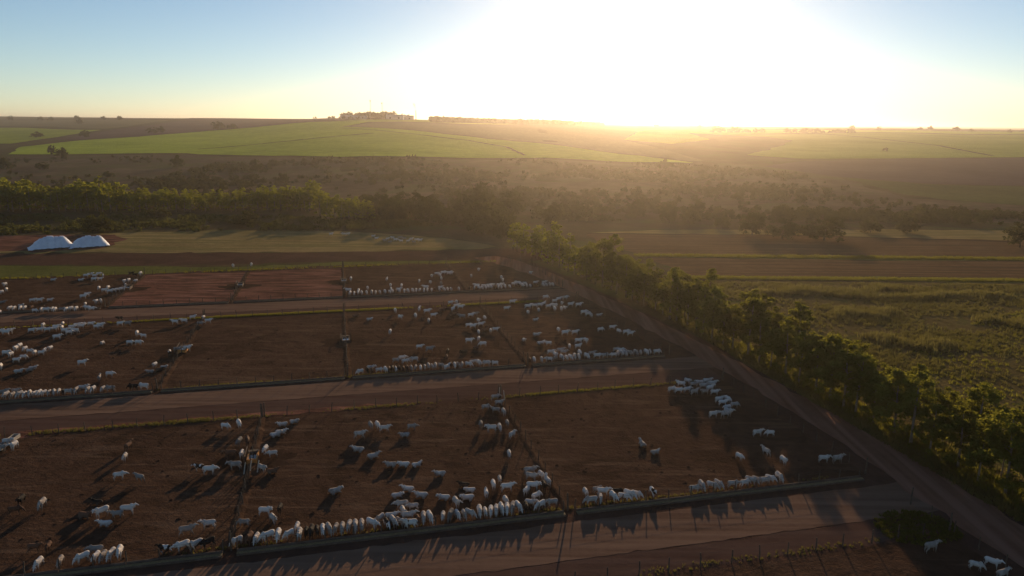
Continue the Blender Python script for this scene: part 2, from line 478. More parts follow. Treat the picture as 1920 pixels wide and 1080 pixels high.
# feedlot ground
sheet('feedlot_ground', P_([(-140, 30), (66, 30), (75, 60), (76, 95), (74, 130), (70, 165), (66, 200), (60, 232), (-140, 236)]), M['verge'], 0.004, 0.5, 4)
PENS = {}
for nm, (p0, p1, q0, q1), mt in [
    ('A0', (-85, -47.6, 74, 110.2), 'pen'), ('A1', (-47.4, -12.3, 74, 110.2), 'pen'), ('A2', (-12.1, 24.7, 74, 110.2), 'pen'), ('A3', (24.9, 65.3, 74, 110.6), 'pen'),
    ('B0', (-110, -30.4, 126.5, 172.8), 'pen'), ('B1', (-30.2, 0.7, 126.5, 172.8), 'pen'), ('B2', (0.9, 33.6, 126.5, 172.8), 'pen'), ('B3', (33.8, 61.5, 126.5, 172.6), 'pen'),
    ('C0', (-130, -55.2, 189, 228), 'pen'), ('C1', (-54.8, -26.5, 189, 228), 'pen_red'), ('C2', (-26.3, 1.2, 189, 228), 'pen_red'), ('C3', (1.4, 60, 189, 228), 'pen'),
    ('D', (-60, 64.8, 22, 59.6), 'pen')]:
    PENS[nm] = (p0, p1, q0, q1)
    o = sheet('pen_ground', P_([(p0, q0), (p1, q0), (p1, q1), (p0, q1)]), M[mt], 0.012 + 0.0035 * (len(PENS) % 3), 0.2, 3)
for q0, q1 in ((64.2, 71.2), (117.2, 124.0), (178.2, 186.4)):
    sheet('feed_road', P_([(-140, q0), (69 if q0 < 150 else 63, q0), (69.6 if q0 < 150 else 61, q1), (-140, q1)]), M['road'], 0.028, 0.07, 1.1)
sheet('red_bank', P_([(-46, 110.5), (2, 110.6), (14, 111.0), (2, 112.0), (-20, 112.6), (-46, 112.2)]), M['pen_red'], 0.020, 0.25, 1.5)  # lit verge: sunlight put into a flat strip of redder soil colour
for q0, q1 in ((60.2, 64.1), (111.6, 117.1), (175.2, 178.1)):
    sheet('lane_edge', P_([(-140, q0), (66, q0), (66, q1), (-140, q1)]), M['verge_dark'], 0.008, 0.15, 3)
sheet('dirt_road', P_([(66.5, 20), (73.5, 20), (74.3, 58), (75, 72), (74.4, 95), (72.8, 129), (70, 160), (66.3, 186), (62, 212), (57, 232), (52, 240), (44, 238), (51, 222), (56.5, 205), (60.4, 184), (64.0, 160), (67.2, 128), (68.7, 95), (68.0, 72), (66.9, 58)]), M['red_road'], 0.034, 0.25, 2.5)
sheet('dirt_road', G([(-260, 476), (0, 476), (400, 474), (640, 473), (900, 468), (1010, 464), (1060, 478), (1000, 490), (900, 487), (640, 489), (400, 497), (0, 497), (-260, 497)]), M['verge'], 0.012, 0.6, 4)
# fields this side of the tree belt
sheet('dry_field', G([(-260, 474), (-260, 455), (215, 437), (420, 431), (640, 433), (760, 440), (850, 449), (930, 462), (900, 467), (640, 471.5), (300, 474)]), M['dryfield'], 0.006, 0.8, 5)
sheet('bare_yard', G([(-200, 470), (-200, 447), (60, 441), (215, 440), (240, 448), (190, 466), (90, 472)]), M['pen_red'], 0.012, 0.8, 4)
sheet('grass_strip', G([(-260, 498), (0, 498), (200, 500), (460, 500), (640, 491), (900, 489), (900, 492), (640, 497), (400, 508), (150, 517), (0, 521), (-260, 525)]), M['greenstrip'], 0.010, 0.5, 4)
sheet('stubble_field', G([(1105, 437), (1500, 440), (2150, 452), (2150, 480), (1600, 480), (1200, 476), (1120, 460)]), M['brownfield'], 0.006, 0.8, 6)
sheet('dry_field', G([(1105, 437), (1250, 431), (1500, 430), (1900, 432), (2150, 440), (2150, 455), (1900, 451), (1500, 441)]), M['dryfield'], 0.012, 0.8, 6)
sheet('forage_strip', G([(1190, 476), (1600, 480), (2150, 485), (2150, 492), (1600, 487), (1210, 481)]), M['greenstrip'], 0.014, 0.5, 4)
sheet('stubble_field', G([(1210, 482), (1600, 488), (2150, 493), (2150, 524), (1600, 519), (1300, 518)]), M['brownfield'], 0.006, 0.6, 6)
sheet('forage_strip', G([(1300, 517), (1600, 519), (2150, 524), (2150, 533), (1600, 527), (1330, 524)]), M['greenstrip'], 0.014, 0.5, 4)
sheet('rough_grassland', G([(1330, 525), (1600, 528), (2150, 534), (2600, 800), (2600, 1080), (2050, 1080), (1900, 965), (1660, 835), (1440, 705), (1340, 640), (1330, 560)]), M['grassground'], 0.008, 0.5, 6)
# far fields, laid over the hill
sheet('scrub_slope', G([(-200, 345), (-200, 300), (130, 292), (350, 290), (640, 298), (860, 299), (1100, 303), (1290, 308), (1500, 312), (1580, 335), (1700, 372), (2100, 395), (2100, 425), (1700, 410), (1400, 405), (1000, 398), (600, 385), (300, 375), (-200, 380)]), M['scrubsoil'], 0.12, 2.0, 20, 40)
sheet('cane_field', G([(15, 290), (40, 276), (150, 264), (260, 257), (390, 246), (480, 239), (560, 231), (640, 228), (700, 228), (640, 238), (760, 244), (900, 259), (1100, 281), (1200, 293), (1300, 306), (1100, 300), (860, 296.5), (640, 295), (350, 288), (130, 290)]), M['cane'], 0.5, 1.2, 20, 45)
sheet('cut_cane_field', G([(645, 237.6), (700, 230), (900, 234.5), (1130, 238), (1210, 243), (1170, 262), (1260, 285), (1320, 302), (1290, 303), (1200, 292), (1100, 280), (900, 258), (760, 243)]), M['cutcane'], 0.5, 1.5, 25, 50)
sheet('cane_field', G([(640, 226.5), (760, 225.5), (900, 228.5), (1130, 235), (1200, 238.5), (1190, 241), (1130, 237.4), (900, 233.6), (700, 229.2)]), M['cane2'], 0.6, 1.0, 25, 50)
sheet('ploughed_field', G([(90, 263), (200, 246), (330, 228), (450, 222), (580, 219), (640, 225), (560, 230), (480, 238), (390, 245), (260, 256), (150, 262)]), M['plough'], 0.5, 1.0, 25, 50)
sheet('far_crop', G([(-200, 262), (-200, 238), (0, 240), (110, 243), (190, 244), (80, 261), (20, 270)]), M['cane2'], 0.5, 1.2, 25, 60)
sheet('far_crop', G([(-200, 233), (0, 226), (180, 224.5), (320, 226), (200, 242), (0, 236), (-200, 236)]), M['cutcane'], 0.5, 1.2, 30, 70)
sheet('cane_field', G([(1400, 291), (1470, 272), (1485, 264), (1440, 257), (1300, 250), (1500, 250.5), (1700, 250), (1950, 252), (2150, 255), (2150, 299), (1920, 295), (1700, 297), (1500, 298)]), M['cane2'], 0.5, 1.2, 20, 50)
sheet('cane_field', G([(1170, 262), (1215, 244), (1400, 243.5), (1600, 244), (1900, 247), (2150, 251), (2150, 254), (1950, 251), (1700, 249), (1500, 249.5), (1290, 250), (1330, 262), (1260, 270)]), M['cane'], 0.55, 1.2, 25, 60)
sheet('ploughed_field', G([(1430, 312), (1500, 303), (1700, 299), (1920, 297), (2150, 300), (2150, 352), (1920, 349), (1750, 346), (1580, 333)]), M['plough'], 0.4, 1.0, 15, 40)
sheet('pasture_slope', G([(1590, 336), (1750, 347.5), (1920, 350.5), (2150, 353), (2150, 392), (1920, 386), (1760, 374), (1680, 362)]), M['pasture'], 0.3, 1.0, 12, 40)


def track(pts, w, z, mat='track'):
    g = [ground(*p) for p in pts]; L = []; R_ = []
    for i, p in enumerate(g):
        d = (g[min(i + 1, len(g) - 1)] - g[max(i - 1, 0)]); n_ = Vector((-d.y, d.x, 0)).normalized()
        L.append(p + n_ * w / 2); R_.append(p - n_ * w / 2)
    return sheet('field_track', [q[:2] for q in L] + [q[:2] for q in reversed(R_)], M[mat], z, 0.4, 10)


track([(370, 281), (520, 268), (640, 256), (700, 251)], 5, 1.0)
track([(640, 241), (760, 251), (880, 265), (950, 277), (985, 293)], 4, 1.0)
track([(1500, 249), (1620, 258), (1760, 274), (1860, 293)], 6, 1.0)
track([(1100, 438), (1500, 441.5), (1900, 453)], 2.0, 0.024, 'wet')

# ------------------------------------------------------------------ vegetation
def leaf_cloud(c, r, n, size, rng, flat=0.75):
    """leaf-sized quads spread through balls c (k,3) of radius r (k,), n leaves each"""
    k = len(c)
    d = rng.normal(size=(k, n, 3)); d /= np.linalg.norm(d, axis=2, keepdims=True) + 1e-9
    rad = rng.random((k, n, 1)) ** 0.45
    p = c[:, None, :] + d * rad * r[:, None, None] * np.array([1, 1, flat])
    p = p.reshape(-1, 3)
    a = rng.normal(size=(len(p), 3)); a /= np.linalg.norm(a, axis=1, keepdims=True)
    b = np.cross(a, rng.normal(size=(len(p), 3))); b /= np.linalg.norm(b, axis=1, keepdims=True)
    s = size * (0.6 + 0.8 * rng.random((len(p), 1)))
    a = a * s; b = b * s * 0.62
    v = np.stack([p - a - b * 0.3, p - b, p + a + b * 0.2, p + b], 1).reshape(-1, 3)
    f = np.arange(len(v)).reshape(-1, 4)
    return v, f


def tree_meshes(kind, seed, h, spread, nclump, nleaf, lsize, mat, bark):
    rng = np.random.default_rng(seed); rr = random.Random(seed)
    mb = MB()
    lean = [rr.uniform(-.04, .04) * h, rr.uniform(-.04, .04) * h]
    th = h * (0.86 if kind == 'euca' else 0.55)
    r0 = h * (0.013 if kind == 'euca' else 0.028)
    tp = [(lean[0] * t * t + rr.uniform(-.01, .01) * h * t, lean[1] * t * t, th * t) for t in (0, .2, .4, .6, .8, 1.0)]
    tp[0] = (0, 0, -0.25)
    mb.tube(tp, [r0 * 1.25, r0, r0 * .85, r0 * .7, r0 * .5, r0 * .2], 6)
    cl = []; cr = []
    nl = 9 if kind == 'euca' else 8
    for i in range(nl):
        t = rr.uniform(0.35, 0.95) if kind == 'euca' else rr.uniform(0.35, 0.8)
        a = rr.uniform(0, 2 * math.pi) + i * 2.4
        b0 = Vector((lean[0] * t * t, lean[1] * t * t, th * t))
        L = spread * rr.uniform(0.5, 0.95) * (1.15 - 0.4 * t)
        up = rr.uniform(0.3, 0.9) * L
        e = b0 + Vector((math.cos(a) * L, math.sin(a) * L, up))
        mid = b0.lerp(e, 0.5) + Vector((0, 0, -0.08 * L))
        mb.tube([b0, mid, e], [r0 * .4, r0 * .28, r0 * .12], 4)
        for s in (0.55, 0.8, 1.0):
            cl.append(b0.lerp(e, s)); cr.append(spread * rr.uniform(0.24, 0.42))
    while len(cl) < nclump:
        if kind == 'euca':
            z = rr.uniform(0.16, 1.0)
            w = spread * (0.45 + 0.75 * math.sin(math.pi * min(1, max(0, (z - 0.02) / 1.0))) ** 0.8) * (1 if z < .8 else (1.04 - z) / .24)
            w = max(w, .12 * spread)
        else:
            z = rr.uniform(0.12, 1.0)
            w = spread * math.sqrt(max(0.05, 1 - ((z - 0.45) / 0.58) ** 2))
        a = rr.uniform(0, 2 * math.pi); q = w * math.sqrt(rr.uniform(0.15, 1))
        cl.append(Vector((math.cos(a) * q + lean[0] * z, math.sin(a) * q + lean[1] * z, z * h * .97)))
        cr.append(spread * rr.uniform(0.16, 0.36))
    c = np.array([tuple(p) for p in cl]); r_ = np.array(cr)
    v, f = leaf_cloud(c, r_, nleaf, lsize, rng)
    return mb.mesh(kind + '_trunk', [bark], True), np_mesh(kind + '_crown', v, f, [mat])


EU_N = [tree_meshes('euca', 100 + i, 1.0 * h, sp, 66, 92, 0.155, M['euca'], M['bark']) for i, (h, sp) in enumerate([(12.5, 2.5), (11, 2.3), (13.5, 2.4), (10, 2.6), (12, 2.0), (9, 2.2)])]
EU_M = [tree_meshes('euca', 200 + i, h, sp, 44, 26, 0.42, M['euca2'], M['bark']) for i, (h, sp) in enumerate([(14, 2.6), (13, 2.5), (15, 2.7), (12, 2.6)])]
BR_M = [tree_meshes('broad', 300 + i, h, sp, 60, 34, 0.36, M['broad'], M['darkbark']) for i, (h, sp) in enumerate([(7.5, 4.6), (9, 5.0), (6, 4.4), (10, 4.6)])]
BR_F = [tree_meshes('broad', 400 + i, h, sp, 46, 26, 0.55, M['broad'], M['darkbark']) for i, (h, sp) in enumerate([(9, 5.0), (8, 5.5), (10, 5.0)])]


def tree(name, label, group, meshes, loc, s=1.0, sz=None, mat=None, cat='tree'):
    e = empty(name, loc, RNG.uniform(0, 6.28))
    e.scale = (s, s, sz or s)
    t = obj('trunk', meshes[0], e); c = obj('crown', meshes[1], e)
    if mat:
        c.material_slots[0].link = 'OBJECT'; c.material_slots[0].material = mat
    return tag(e, label, cat, group)


# the planted row beside the dirt road
ROWP = lambda q: float(np.interp(q, [40, 60, 82, 112, 130, 160, 185, 200, 225, 250], [77.6, 78.0, 78.0, 77.4, 76.4, 74.0, 71.2, 69.5, 65.5, 61.5]))
k = 0
for rowi, (off, step) in enumerate(((0.0, 3.7), (4.2, 4.6))):
    q = 36.0 + rowi * 1.5
    while q < (252 if rowi == 0 else 244):
        p = ROWP(q) + off + RNG.uniform(-.5, .5)
        if RNG.random() < 0.98:
            x, y = PQ(p, q + RNG.uniform(-.6, .6))
            big = 1.0 if q < 190 else .92
            s = (RNG.uniform(0.66, 0.92) if RNG.random() < .6 else RNG.uniform(.92, 1.16)) * big
            if abs(q - 170) < 3: s *= 1.25
            if 226 < q < 236: s *= 1.08
            m = EU_N[RNG.randrange(6)] if q < 200 else EU_M[RNG.randrange(4)]
            if q >= 200: s *= 0.82
            tree('eucalyptus_tree', f"{'tall' if s > 1.0 else ('mid-height' if s > .84 else 'short')} eucalyptus in the {'roadside' if rowi == 0 else 'grassland-side'} line of the planted row, {'past the front feed road' if q < 72 else ('beside the shaded corner pen' if q < 112 else ('beside the middle pen' if q < 175 else 'beside the packed back pen'))}", 'eucalyptus row along the dirt road', m, (x, y, 0), s * RNG.uniform(1.05, 1.3), s)
        q += step * RNG.uniform(.85, 1.2)

# plantation block beyond the dry field, rows of equal trees
n = 0
for j in range(5):
    for i in range(56):
        px = -70 + i * 13.9 + RNG.uniform(-4, 4)
        g = ground(px, 397 + RNG.uniform(-1, 1) if px < 600 else 412)
        y = g.y + j * 6.0 + RNG.uniform(-1.2, 1.2); x = g.x * (y / g.y)
        if px > 620 and j > 2: continue
        if RNG.random() < (0.3 if j >= 3 else .1): continue
        s = RNG.uniform(.9, 1.08) * float(np.interp(px, [0, 200, 320, 490, 510, 595, 610, 700], [.92, .9, .62, .64, .86, .86, .74, .66])) * (1 + .10 * math.sin(px / 23.0) + .05 * math.sin(px / 7.0))
        tree('plantation_tree', f"{'yellow-green' if s > .7 else 'shorter yellow-green'} tree in the {'front' if j == 0 else ('back' if j == 4 else 'inner')} rows of the plantation, {'above the tarp mounds' if px < 240 else ('behind the dry field' if px < 560 else 'by the valley wood')}", 'trees of the plantation block', EU_M[RNG.randrange(4)], (x, y, H1(x, y)), s * 1.3, s)
        n += 1

# woodland and single trees: sight-line foot, width in metres, height in metres
for px, py, w, h, lab in [
    (185, 436, 13, 7.5, 'low bushy tree behind the white tarp mounds'),
    (460, 424, 13, 6.5, 'dark rounded tree at the edge of the dry field'),
    (300, 412, 12, 5.0, 'flat-topped tree among the scrub before the plantation'),
    (333, 314, 14, 10, 'lone dense round tree on the dry pasture slope'),
    (115, 294, 14, 8.5, 'round tree at the lower edge of the hillside cane field'),
    (98, 290, 8, 10, 'tall thin tree beside the round tree under the cane field'),
    (408, 244, 24, 15, 'big tree on the upper edge of the cane field'),
    (434, 243, 22, 9, 'spreading tree next to the big tree above the cane'),
    (160, 258, 16, 11, 'tree standing alone on the dark ploughed hillside edge'),
    (149, 233, 19, 14, 'distant round tree in the far pale crop'),
    (285, 250, 20, 10, 'low tree in a clump on the ploughed hillside'),
    (300, 249, 18, 10, 'second tree of the clump on the ploughed hillside'),
    (70, 258, 22, 9, 'wide low tree at the corner of the far crop'),
    (10, 318, 12, 9, 'tree at the edge of the shaded left slope'),
    (80, 318, 12, 6, 'small bush-like tree on the pasture below the cane'),
    (205, 332, 9, 4, 'small shrub tree on the pasture slope'),
    (1410, 442, 13, 9.0, 'rounded tree with clear stem edge before the dry field'),
    (1466, 448, 16, 7.5, 'broad low tree between two rounder trees at the field edge'),
    (1545, 451, 22, 8.5, 'very wide dark tree casting a long shadow on the field'),
    (1632, 436, 10, 5.5, 'small dark tree beyond the wide field tree'),
    (1702, 436, 10, 5.0, 'low tree in the scrub line by the dry field'),
    (1912, 464, 12, 9.5, 'dark green tree at the end of the dry field'),
    (1245, 318, 10, 9, 'upright tree at the tip of the cane field'),
    (1305, 322, 11, 6, 'low tree on the slope past the cane tip'),
    (1660, 284, 9, 6, 'tiny tree at the lower edge of the far cane'),
    (1035, 425, 9, 9, 'leafy tree behind the end of the eucalyptus row'),
    (940, 452, 8, 10, 'bright leafy tree at the end of the dirt road'),
    (1255, 418, 11, 8, 'tall tree in the scrub belt beyond the stubble field'),
    (1295, 420, 9, 6, 'smaller tree in the scrub belt beyond the stubble field'),
    (1355, 428, 8, 5, 'squat tree in the scrub belt by the round tree'),
]:
    g = ground(px, py); ms = (BR_M if g.y < 500 else BR_F)
    k = RNG.randrange(len(ms)); bh = [(7.5, 4.6), (9, 5.0), (6, 4.4), (10, 4.6)][k] if ms is BR_M else [(9, 5.0), (8, 5.5), (10, 5.0)][k]
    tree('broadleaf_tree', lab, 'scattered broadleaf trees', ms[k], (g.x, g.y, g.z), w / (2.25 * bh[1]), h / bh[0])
# the wood between plantation and road end
for i in range(42):
    px = RNG.uniform(690, 960); py = RNG.uniform(398, 440) if px > 830 else RNG.uniform(392, 418)
    g = ground(px, py); s = RNG.uniform(.9, 1.35) * (1.2 if px > 850 else 1)
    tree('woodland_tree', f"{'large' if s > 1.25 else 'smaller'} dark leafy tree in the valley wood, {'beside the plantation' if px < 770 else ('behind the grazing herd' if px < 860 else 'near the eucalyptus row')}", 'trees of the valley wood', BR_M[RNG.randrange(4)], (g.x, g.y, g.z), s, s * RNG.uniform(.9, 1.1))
for i in range(46):
    px = RNG.uniform(1000, 1960); py = 402 + (px - 1000) * 0.018 + RNG.uniform(-9, 6)
    g = ground(px, py); s = RNG.uniform(.42, .8)
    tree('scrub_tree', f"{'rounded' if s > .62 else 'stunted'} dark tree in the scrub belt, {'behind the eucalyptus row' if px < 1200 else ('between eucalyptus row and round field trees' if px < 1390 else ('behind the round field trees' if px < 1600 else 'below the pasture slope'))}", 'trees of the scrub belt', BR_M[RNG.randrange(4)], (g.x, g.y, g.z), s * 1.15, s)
# far trees standing on the skyline and along field edges
for px, py, h, lab in [(1597, 242, 16, 'a'), (1648, 244, 12, 'b'), (1724, 245, 13, 'b'), (1744, 245, 15, 'a'), (1792, 246, 17, 'a'), (1822, 247, 11, 'b'), (1893, 249, 10, 'b'),
                       (1312, 240, 12, 'b'), (1230, 238, 12, 'b'), (75, 226, 13, 'c'), (95, 226, 12, 'c'), (145, 225, 14, 'c'), (195, 225, 12, 'c'), (225, 225, 12, 'c'), (20, 226, 14, 'c'), (515, 218.5, 14, 'd')]:
    g = ground(px, py); s = h / 9
    tree('skyline_tree', {'a': 'umbrella-shaped lone tree on the far skyline beyond the cane', 'b': 'small lone tree on the far skyline beyond the cane', 'c': 'little tree on the skyline over the far pale crop', 'd': 'lone tree on the ridge near the factory'}[lab],
         'lone skyline trees', BR_F[RNG.randrange(3)], (g.x, g.y, g.z), s * 1.25, s)
for i in range(26):
    px = 1335 + i * 10.4 + RNG.uniform(-4, 4); g = ground(px, 248.0 + (i / 26) * 2.5 + RNG.uniform(-.6, .6))
    if 1440 < px < 1470: continue
    s = RNG.uniform(.9, 1.9)
    tree('hedgerow_tree', 'tree in the dark hedgerow crossing the far cane fields', 'trees of the far hedgerow', BR_F[RNG.randrange(3)], (g.x, g.y, g.z), s * 1.3, s * .9)


def scatter_bushes(name, pts, rad, hgtf, nleaf, mat, seed, lsz=0.45):
    rng = np.random.default_rng(seed)
    pts = np.asarray(pts); z = hgt(pts[:, 0], pts[:, 1])
    rad = np.asarray(rad)
    V = []; Fc = []; b = 0
    for k in range(3):
        off = rng.normal(size=(len(pts), 3)) * rad[:, None] * np.array([.45, .45, .2])
        c = np.stack([pts[:, 0] + off[:, 0], pts[:, 1] + off[:, 1], z + rad * hgtf * .6 + np.abs(off[:, 2])], -1)
        r = rad * rng.uniform(.5, .9, len(pts))
        d = rng.normal(size=(len(c), nleaf, 3)); d /= np.linalg.norm(d, axis=2, keepdims=True)
        p = c[:, None, :] + d * (rng.random((len(c), nleaf, 1)) ** .4) * r[:, None, None] * np.array([1, 1, hgtf])
        p[..., 2] = np.maximum(p[..., 2], z[:, None] + .05)
        s = (rad * lsz)[:, None, None] * (0.6 + .8 * rng.random((len(c), nleaf, 1)))
        p = p.reshape(-1, 3); s = s.reshape(-1, 1)
        a = rng.normal(size=p.shape); a /= np.linalg.norm(a, axis=1, keepdims=True)
        e = np.cross(a, rng.normal(size=p.shape)); e /= np.linalg.norm(e, axis=1, keepdims=True)
        v = np.stack([p - a * s, p - e * s * .6, p + a * s, p + e * s * .6], 1).reshape(-1, 3)
        V.append(v); Fc.append(np.arange(len(v)).reshape(-1, 4) + b); b += len(v)
    o = obj(name, np_mesh(name, np.vstack(V), np.vstack(Fc), [mat]))
    return tag(o, kind='stuff')


def px_points(poly, n, seed, clump=None):
    """random spots inside an outline on the land, even over the ground"""
    rng = np.random.default_rng(seed)
    w = np.array([tuple(p) for p in poly]); lo, hi = w.min(0), w.max(0)
    q = lo + rng.random((n * 6, 2)) * (hi - lo); q = q[inside(q, w)]
    if clump:
        f = np.sin(q[:, 0] / clump + 1.3 * np.sin(q[:, 1] / clump * .7)) * np.sin(q[:, 1] / clump * 1.3 + q[:, 0] / clump * .4)
        q = q[rng.random(len(q)) < np.clip(.35 + .8 * f, .03, 1)]
    return q[:n]


# scrub on the far slope, the valley thickets, the low rows before the plantation
q = px_points(G([(250, 345), (420, 305), (640, 299), (900, 301), (1290, 309), (1500, 330), (1700, 385), (1900, 400), (1900, 418), (1400, 405), (1000, 400), (700, 380), (300, 372)]), 2000, 5, 40)
scatter_bushes('hillside_scrub', q, NR.uniform(1.0, 2.8, len(q)), .8, 14, M['scrub'], 21, .42)
q = px_points(G([(-150, 345), (-150, 300), (300, 294), (350, 330), (250, 360), (-150, 360)]), 260, 6, 60)
scatter_bushes('pasture_shrubs', q, NR.uniform(.8, 2.2, len(q)), .8, 14, M['scrub'], 22, .42)
q = px_points(G([(1000, 418), (1400, 413), (1960, 424), (1960, 404), (1500, 394), (1000, 396)]), 700, 7, 18)
scatter_bushes('valley_thicket', q, NR.uniform(.8, 2.0, len(q)), .9, 24, M['broad'], 23, .36)
q = px_points(G([(-150, 446), (-150, 406), (700, 408), (820, 425), (640, 432), (300, 434)]), 1500, 8, 9)
scatter_bushes('thicket_before_plantation', q, NR.uniform(.6, 1.5, len(q)), .8, 22, M['thicket'], 24, .34)
# trees of the long belt on the ridge and round the factory, too small to tell apart
belt = []
for px in np.arange(812, 1131, 0.9):
    g = ground(px, 229.5 + (px - 812) * 0.0215)
    for j in range(4): belt.append((g.x + NR.uniform(-4, 4), g.y + j * 12 + NR.uniform(-4, 4)))
scatter_bushes('ridge_tree_belt', belt, NR.uniform(4.5, 6.5, len(belt)), 1.15, 12, M['broad'], 25, .4)


def blades(name, pts, h, w, nb, mat, seed, z0=0.0, lean=.5):
    rng = np.random.default_rng(seed); pts = np.asarray(pts); n = len(pts)
    h = np.asarray(h) * np.ones(n)
    zz = hgt(pts[:, 0], pts[:, 1]) + z0
    base = np.stack([pts[:, 0], pts[:, 1], zz], -1)[:, None, :] + np.concatenate([rng.normal(size=(n, nb, 2)) * (h * .28)[:, None, None], np.zeros((n, nb, 1))], 2)
    a = rng.uniform(0, 2 * np.pi, (n, nb)); hh = h[:, None] * rng.uniform(.55, 1.1, (n, nb)); ww = w * h[:, None] * np.ones((n, nb))
    dx = np.cos(a); dy = np.sin(a); ln = hh * lean * rng.uniform(.1, 1, (n, nb))
    p1 = base + np.stack([-dy * ww, dx * ww, 0 * ww], -1); p2 = base - np.stack([-dy * ww, dx * ww, 0 * ww], -1)
    tip = base + np.stack([dx * ln, dy * ln, hh], -1)
    v = np.stack([p1, p2, tip], 2).reshape(-1, 3)
    o = obj(name, np_mesh(name, v, np.arange(len(v)).reshape(-1, 3), [mat]))
    return tag(o, kind='stuff')


q = px_points(G([(1250, 530), (1600, 531), (1990, 536), (2250, 800), (2100, 1000), (1900, 960), (1660, 815), (1480, 700), (1300, 600)]), 15000, 9, 7)
blades('rough_grass', q, NR.uniform(.25, .85, len(q)), .10, 13, M['grass'], 31)
q2 = px_points(G([(1700, 640), (1990, 560), (2250, 800), (2100, 1000), (1900, 950)]), 2200, 10, 5)
blades('green_grass', q2, NR.uniform(.25, .7, len(q2)), .10, 12, M['ggrass'], 32)
# tall grass ridges that throw long shadows over the rough field
rid = []
for a, b, n_ in [((1420, 552), (1900, 560), 700), ((1580, 592), (1680, 590), 260), ((1640, 640), (1790, 655), 260), ((1850, 605), (1960, 615), 220), ((1480, 548), (1700, 545), 260)]:
    ga, gb = ground(*a), ground(*b)
    for i in range(n_):
        t = NR.random(); rid.append((ga.x + (gb.x - ga.x) * t + NR.normal() * 1.2, ga.y + (gb.y - ga.y) * t + NR.normal() * 1.4 + 2.5 * math.sin(t * 9)))
blades('tall_grass_ridge', rid, NR.uniform(.9, 1.7, len(rid)), .09, 14, M['grass'], 33)
for nm, a, b, w_, n_, hh, mt, sd_ in [('forage_row', (1190, 479), (2100, 488), 2.2, 2600, .7, 'ggrass', 34), ('forage_row', (1300, 521), (2100, 528), 1.8, 2600, .6, 'ggrass', 35)]:
    ga, gb = ground(*a), ground(*b); t = NR.random(n_)
    blades(nm, np.stack([ga.x + (gb.x - ga.x) * t, ga.y + (gb.y - ga.y) * t + NR.uniform(-w_, w_, n_)], -1), NR.uniform(.5 * hh, 1.3 * hh, n_), .1, 10, M[mt], sd_)


def pq_strip(p0, p1, q0, q1, n_, clump=5.0, thr=-.2):
    p = NR.uniform(p0, p1, n_ * 3); q_ = NR.uniform(q0, q1, n_ * 3)
    f = np.sin(p / clump + 2 * np.sin(p / clump * .37)) + .5 * NR.normal(size=len(p))
    s = f > thr
    p, q_ = p[s][:n_], q_[s][:n_]
    return np.stack([p * E1[0] + q_ * E2[0], p * E1[1] + q_ * E2[1]], -1)


for nm, args, hh, mt in [
    ('verge_grass', (-80, 62, 110.3, 111.4, 900, 6, .1), .30, 'grass'), ('verge_grass', (30, 50, 110.6, 111.3, 200, 5, -.5), .3, 'ggrass'), ('verge_grass', (-44, -20, 110.4, 111.6, 380, 5, -.8), .35, 'grass'),
    ('verge_grass', (-28, 12, 173.0, 174.4, 1800, 9, -2), .36, 'ggrass'), ('verge_grass', (-110, -28, 173.0, 174.0, 1300, 9, -.3), .36, 'ggrass'), ('verge_grass', (12, 50, 173.2, 174.2, 600, 7, .1), .45, 'ggrass'),
    ('verge_grass', (-60, 62, 59.8, 61.0, 260, 6, .6), .28, 'grass'), ('verge_grass', (-30, 60, 74.0, 74.6, 260, 4, .2), .3, 'grass'),
    ('roadside_grass', (74.5, 79.5, 45, 165, 5200, 3, -1.5), .6, 'grass'), ('roadside_grass', (76.5, 81.5, 45, 130, 1500, 3, -1), .8, 'ggrass'),
    ('dry_grass', (-120, 50, 229, 231, 700, 8, -.2), .5, 'ggrass'), ('fence_weeds', (-60, 20, 125.6, 126.8, 600, 6, .3), .35, 'grass')]:
    blades(nm, pq_strip(*args), NR.uniform(.5 * hh, 1.3 * hh, 1)[0] if False else hh, .10, 9, M[mt], int(abs(args[0] * 7 + args[2])))
q = np.stack([NR.uniform(57, 66.5, 900), NR.uniform(58.5, 66, 900)], -1); q = q[(q[:, 0] - 62) ** 2 / 22 + (q[:, 1] - 61.5) ** 2 / 14 < 1]
q = np.array([PQ(*a) for a in q])
scatter_bushes('weedy_bank', q[::2], NR.uniform(.10, .26, len(q[::2])), .6, 12, M['weed'], 41, .4)
blades('weedy_grass', q, NR.uniform(.2, .5, len(q)), .1, 9, M['weed'], 42)

# dung pats and clods strewn over the pens
cl = []
for nm_, (p0, p1, q0, q1) in PENS.items():
    if nm_[0] in 'AB':
        n_ = int((min(p1, 70) - max(p0, -75)) * (q1 - q0) * (.07 if nm_[0] == 'A' else .04))
        cl += [PQ(NR.uniform(max(p0, -75), p1), NR.uniform(q0 + .5, q1 - .5)) for _ in range(n_)]
cl = np.array(cl); n_ = len(cl); rad = NR.uniform(.10, .34, n_); a6 = np.arange(6) * np.pi / 3
ring = np.stack([cl[:, None, 0] + np.cos(a6) * rad[:, None] * NR.uniform(.7, 1.2, (n_, 6)), cl[:, None, 1] + np.sin(a6) * rad[:, None] * NR.uniform(.7, 1.2, (n_, 6)), np.full((n_, 6), .012)], -1)
top = np.stack([cl[:, 0] + rad * .2, cl[:, 1], .03 + rad * NR.uniform(.25, .7, n_)], -1)[:, None, :]
vv_ = np.concatenate([ring, top], 1).reshape(-1, 3)
ff_ = np.concatenate([np.stack([np.arange(n_) * 7 + k_, np.arange(n_) * 7 + (k_ + 1) % 6, np.arange(n_) * 7 + 6], -1) for k_ in range(6)])
tag(obj('dung_pats', np_mesh('dung_pats', vv_, ff_, [M['wet']], smooth=True)), kind='stuff')

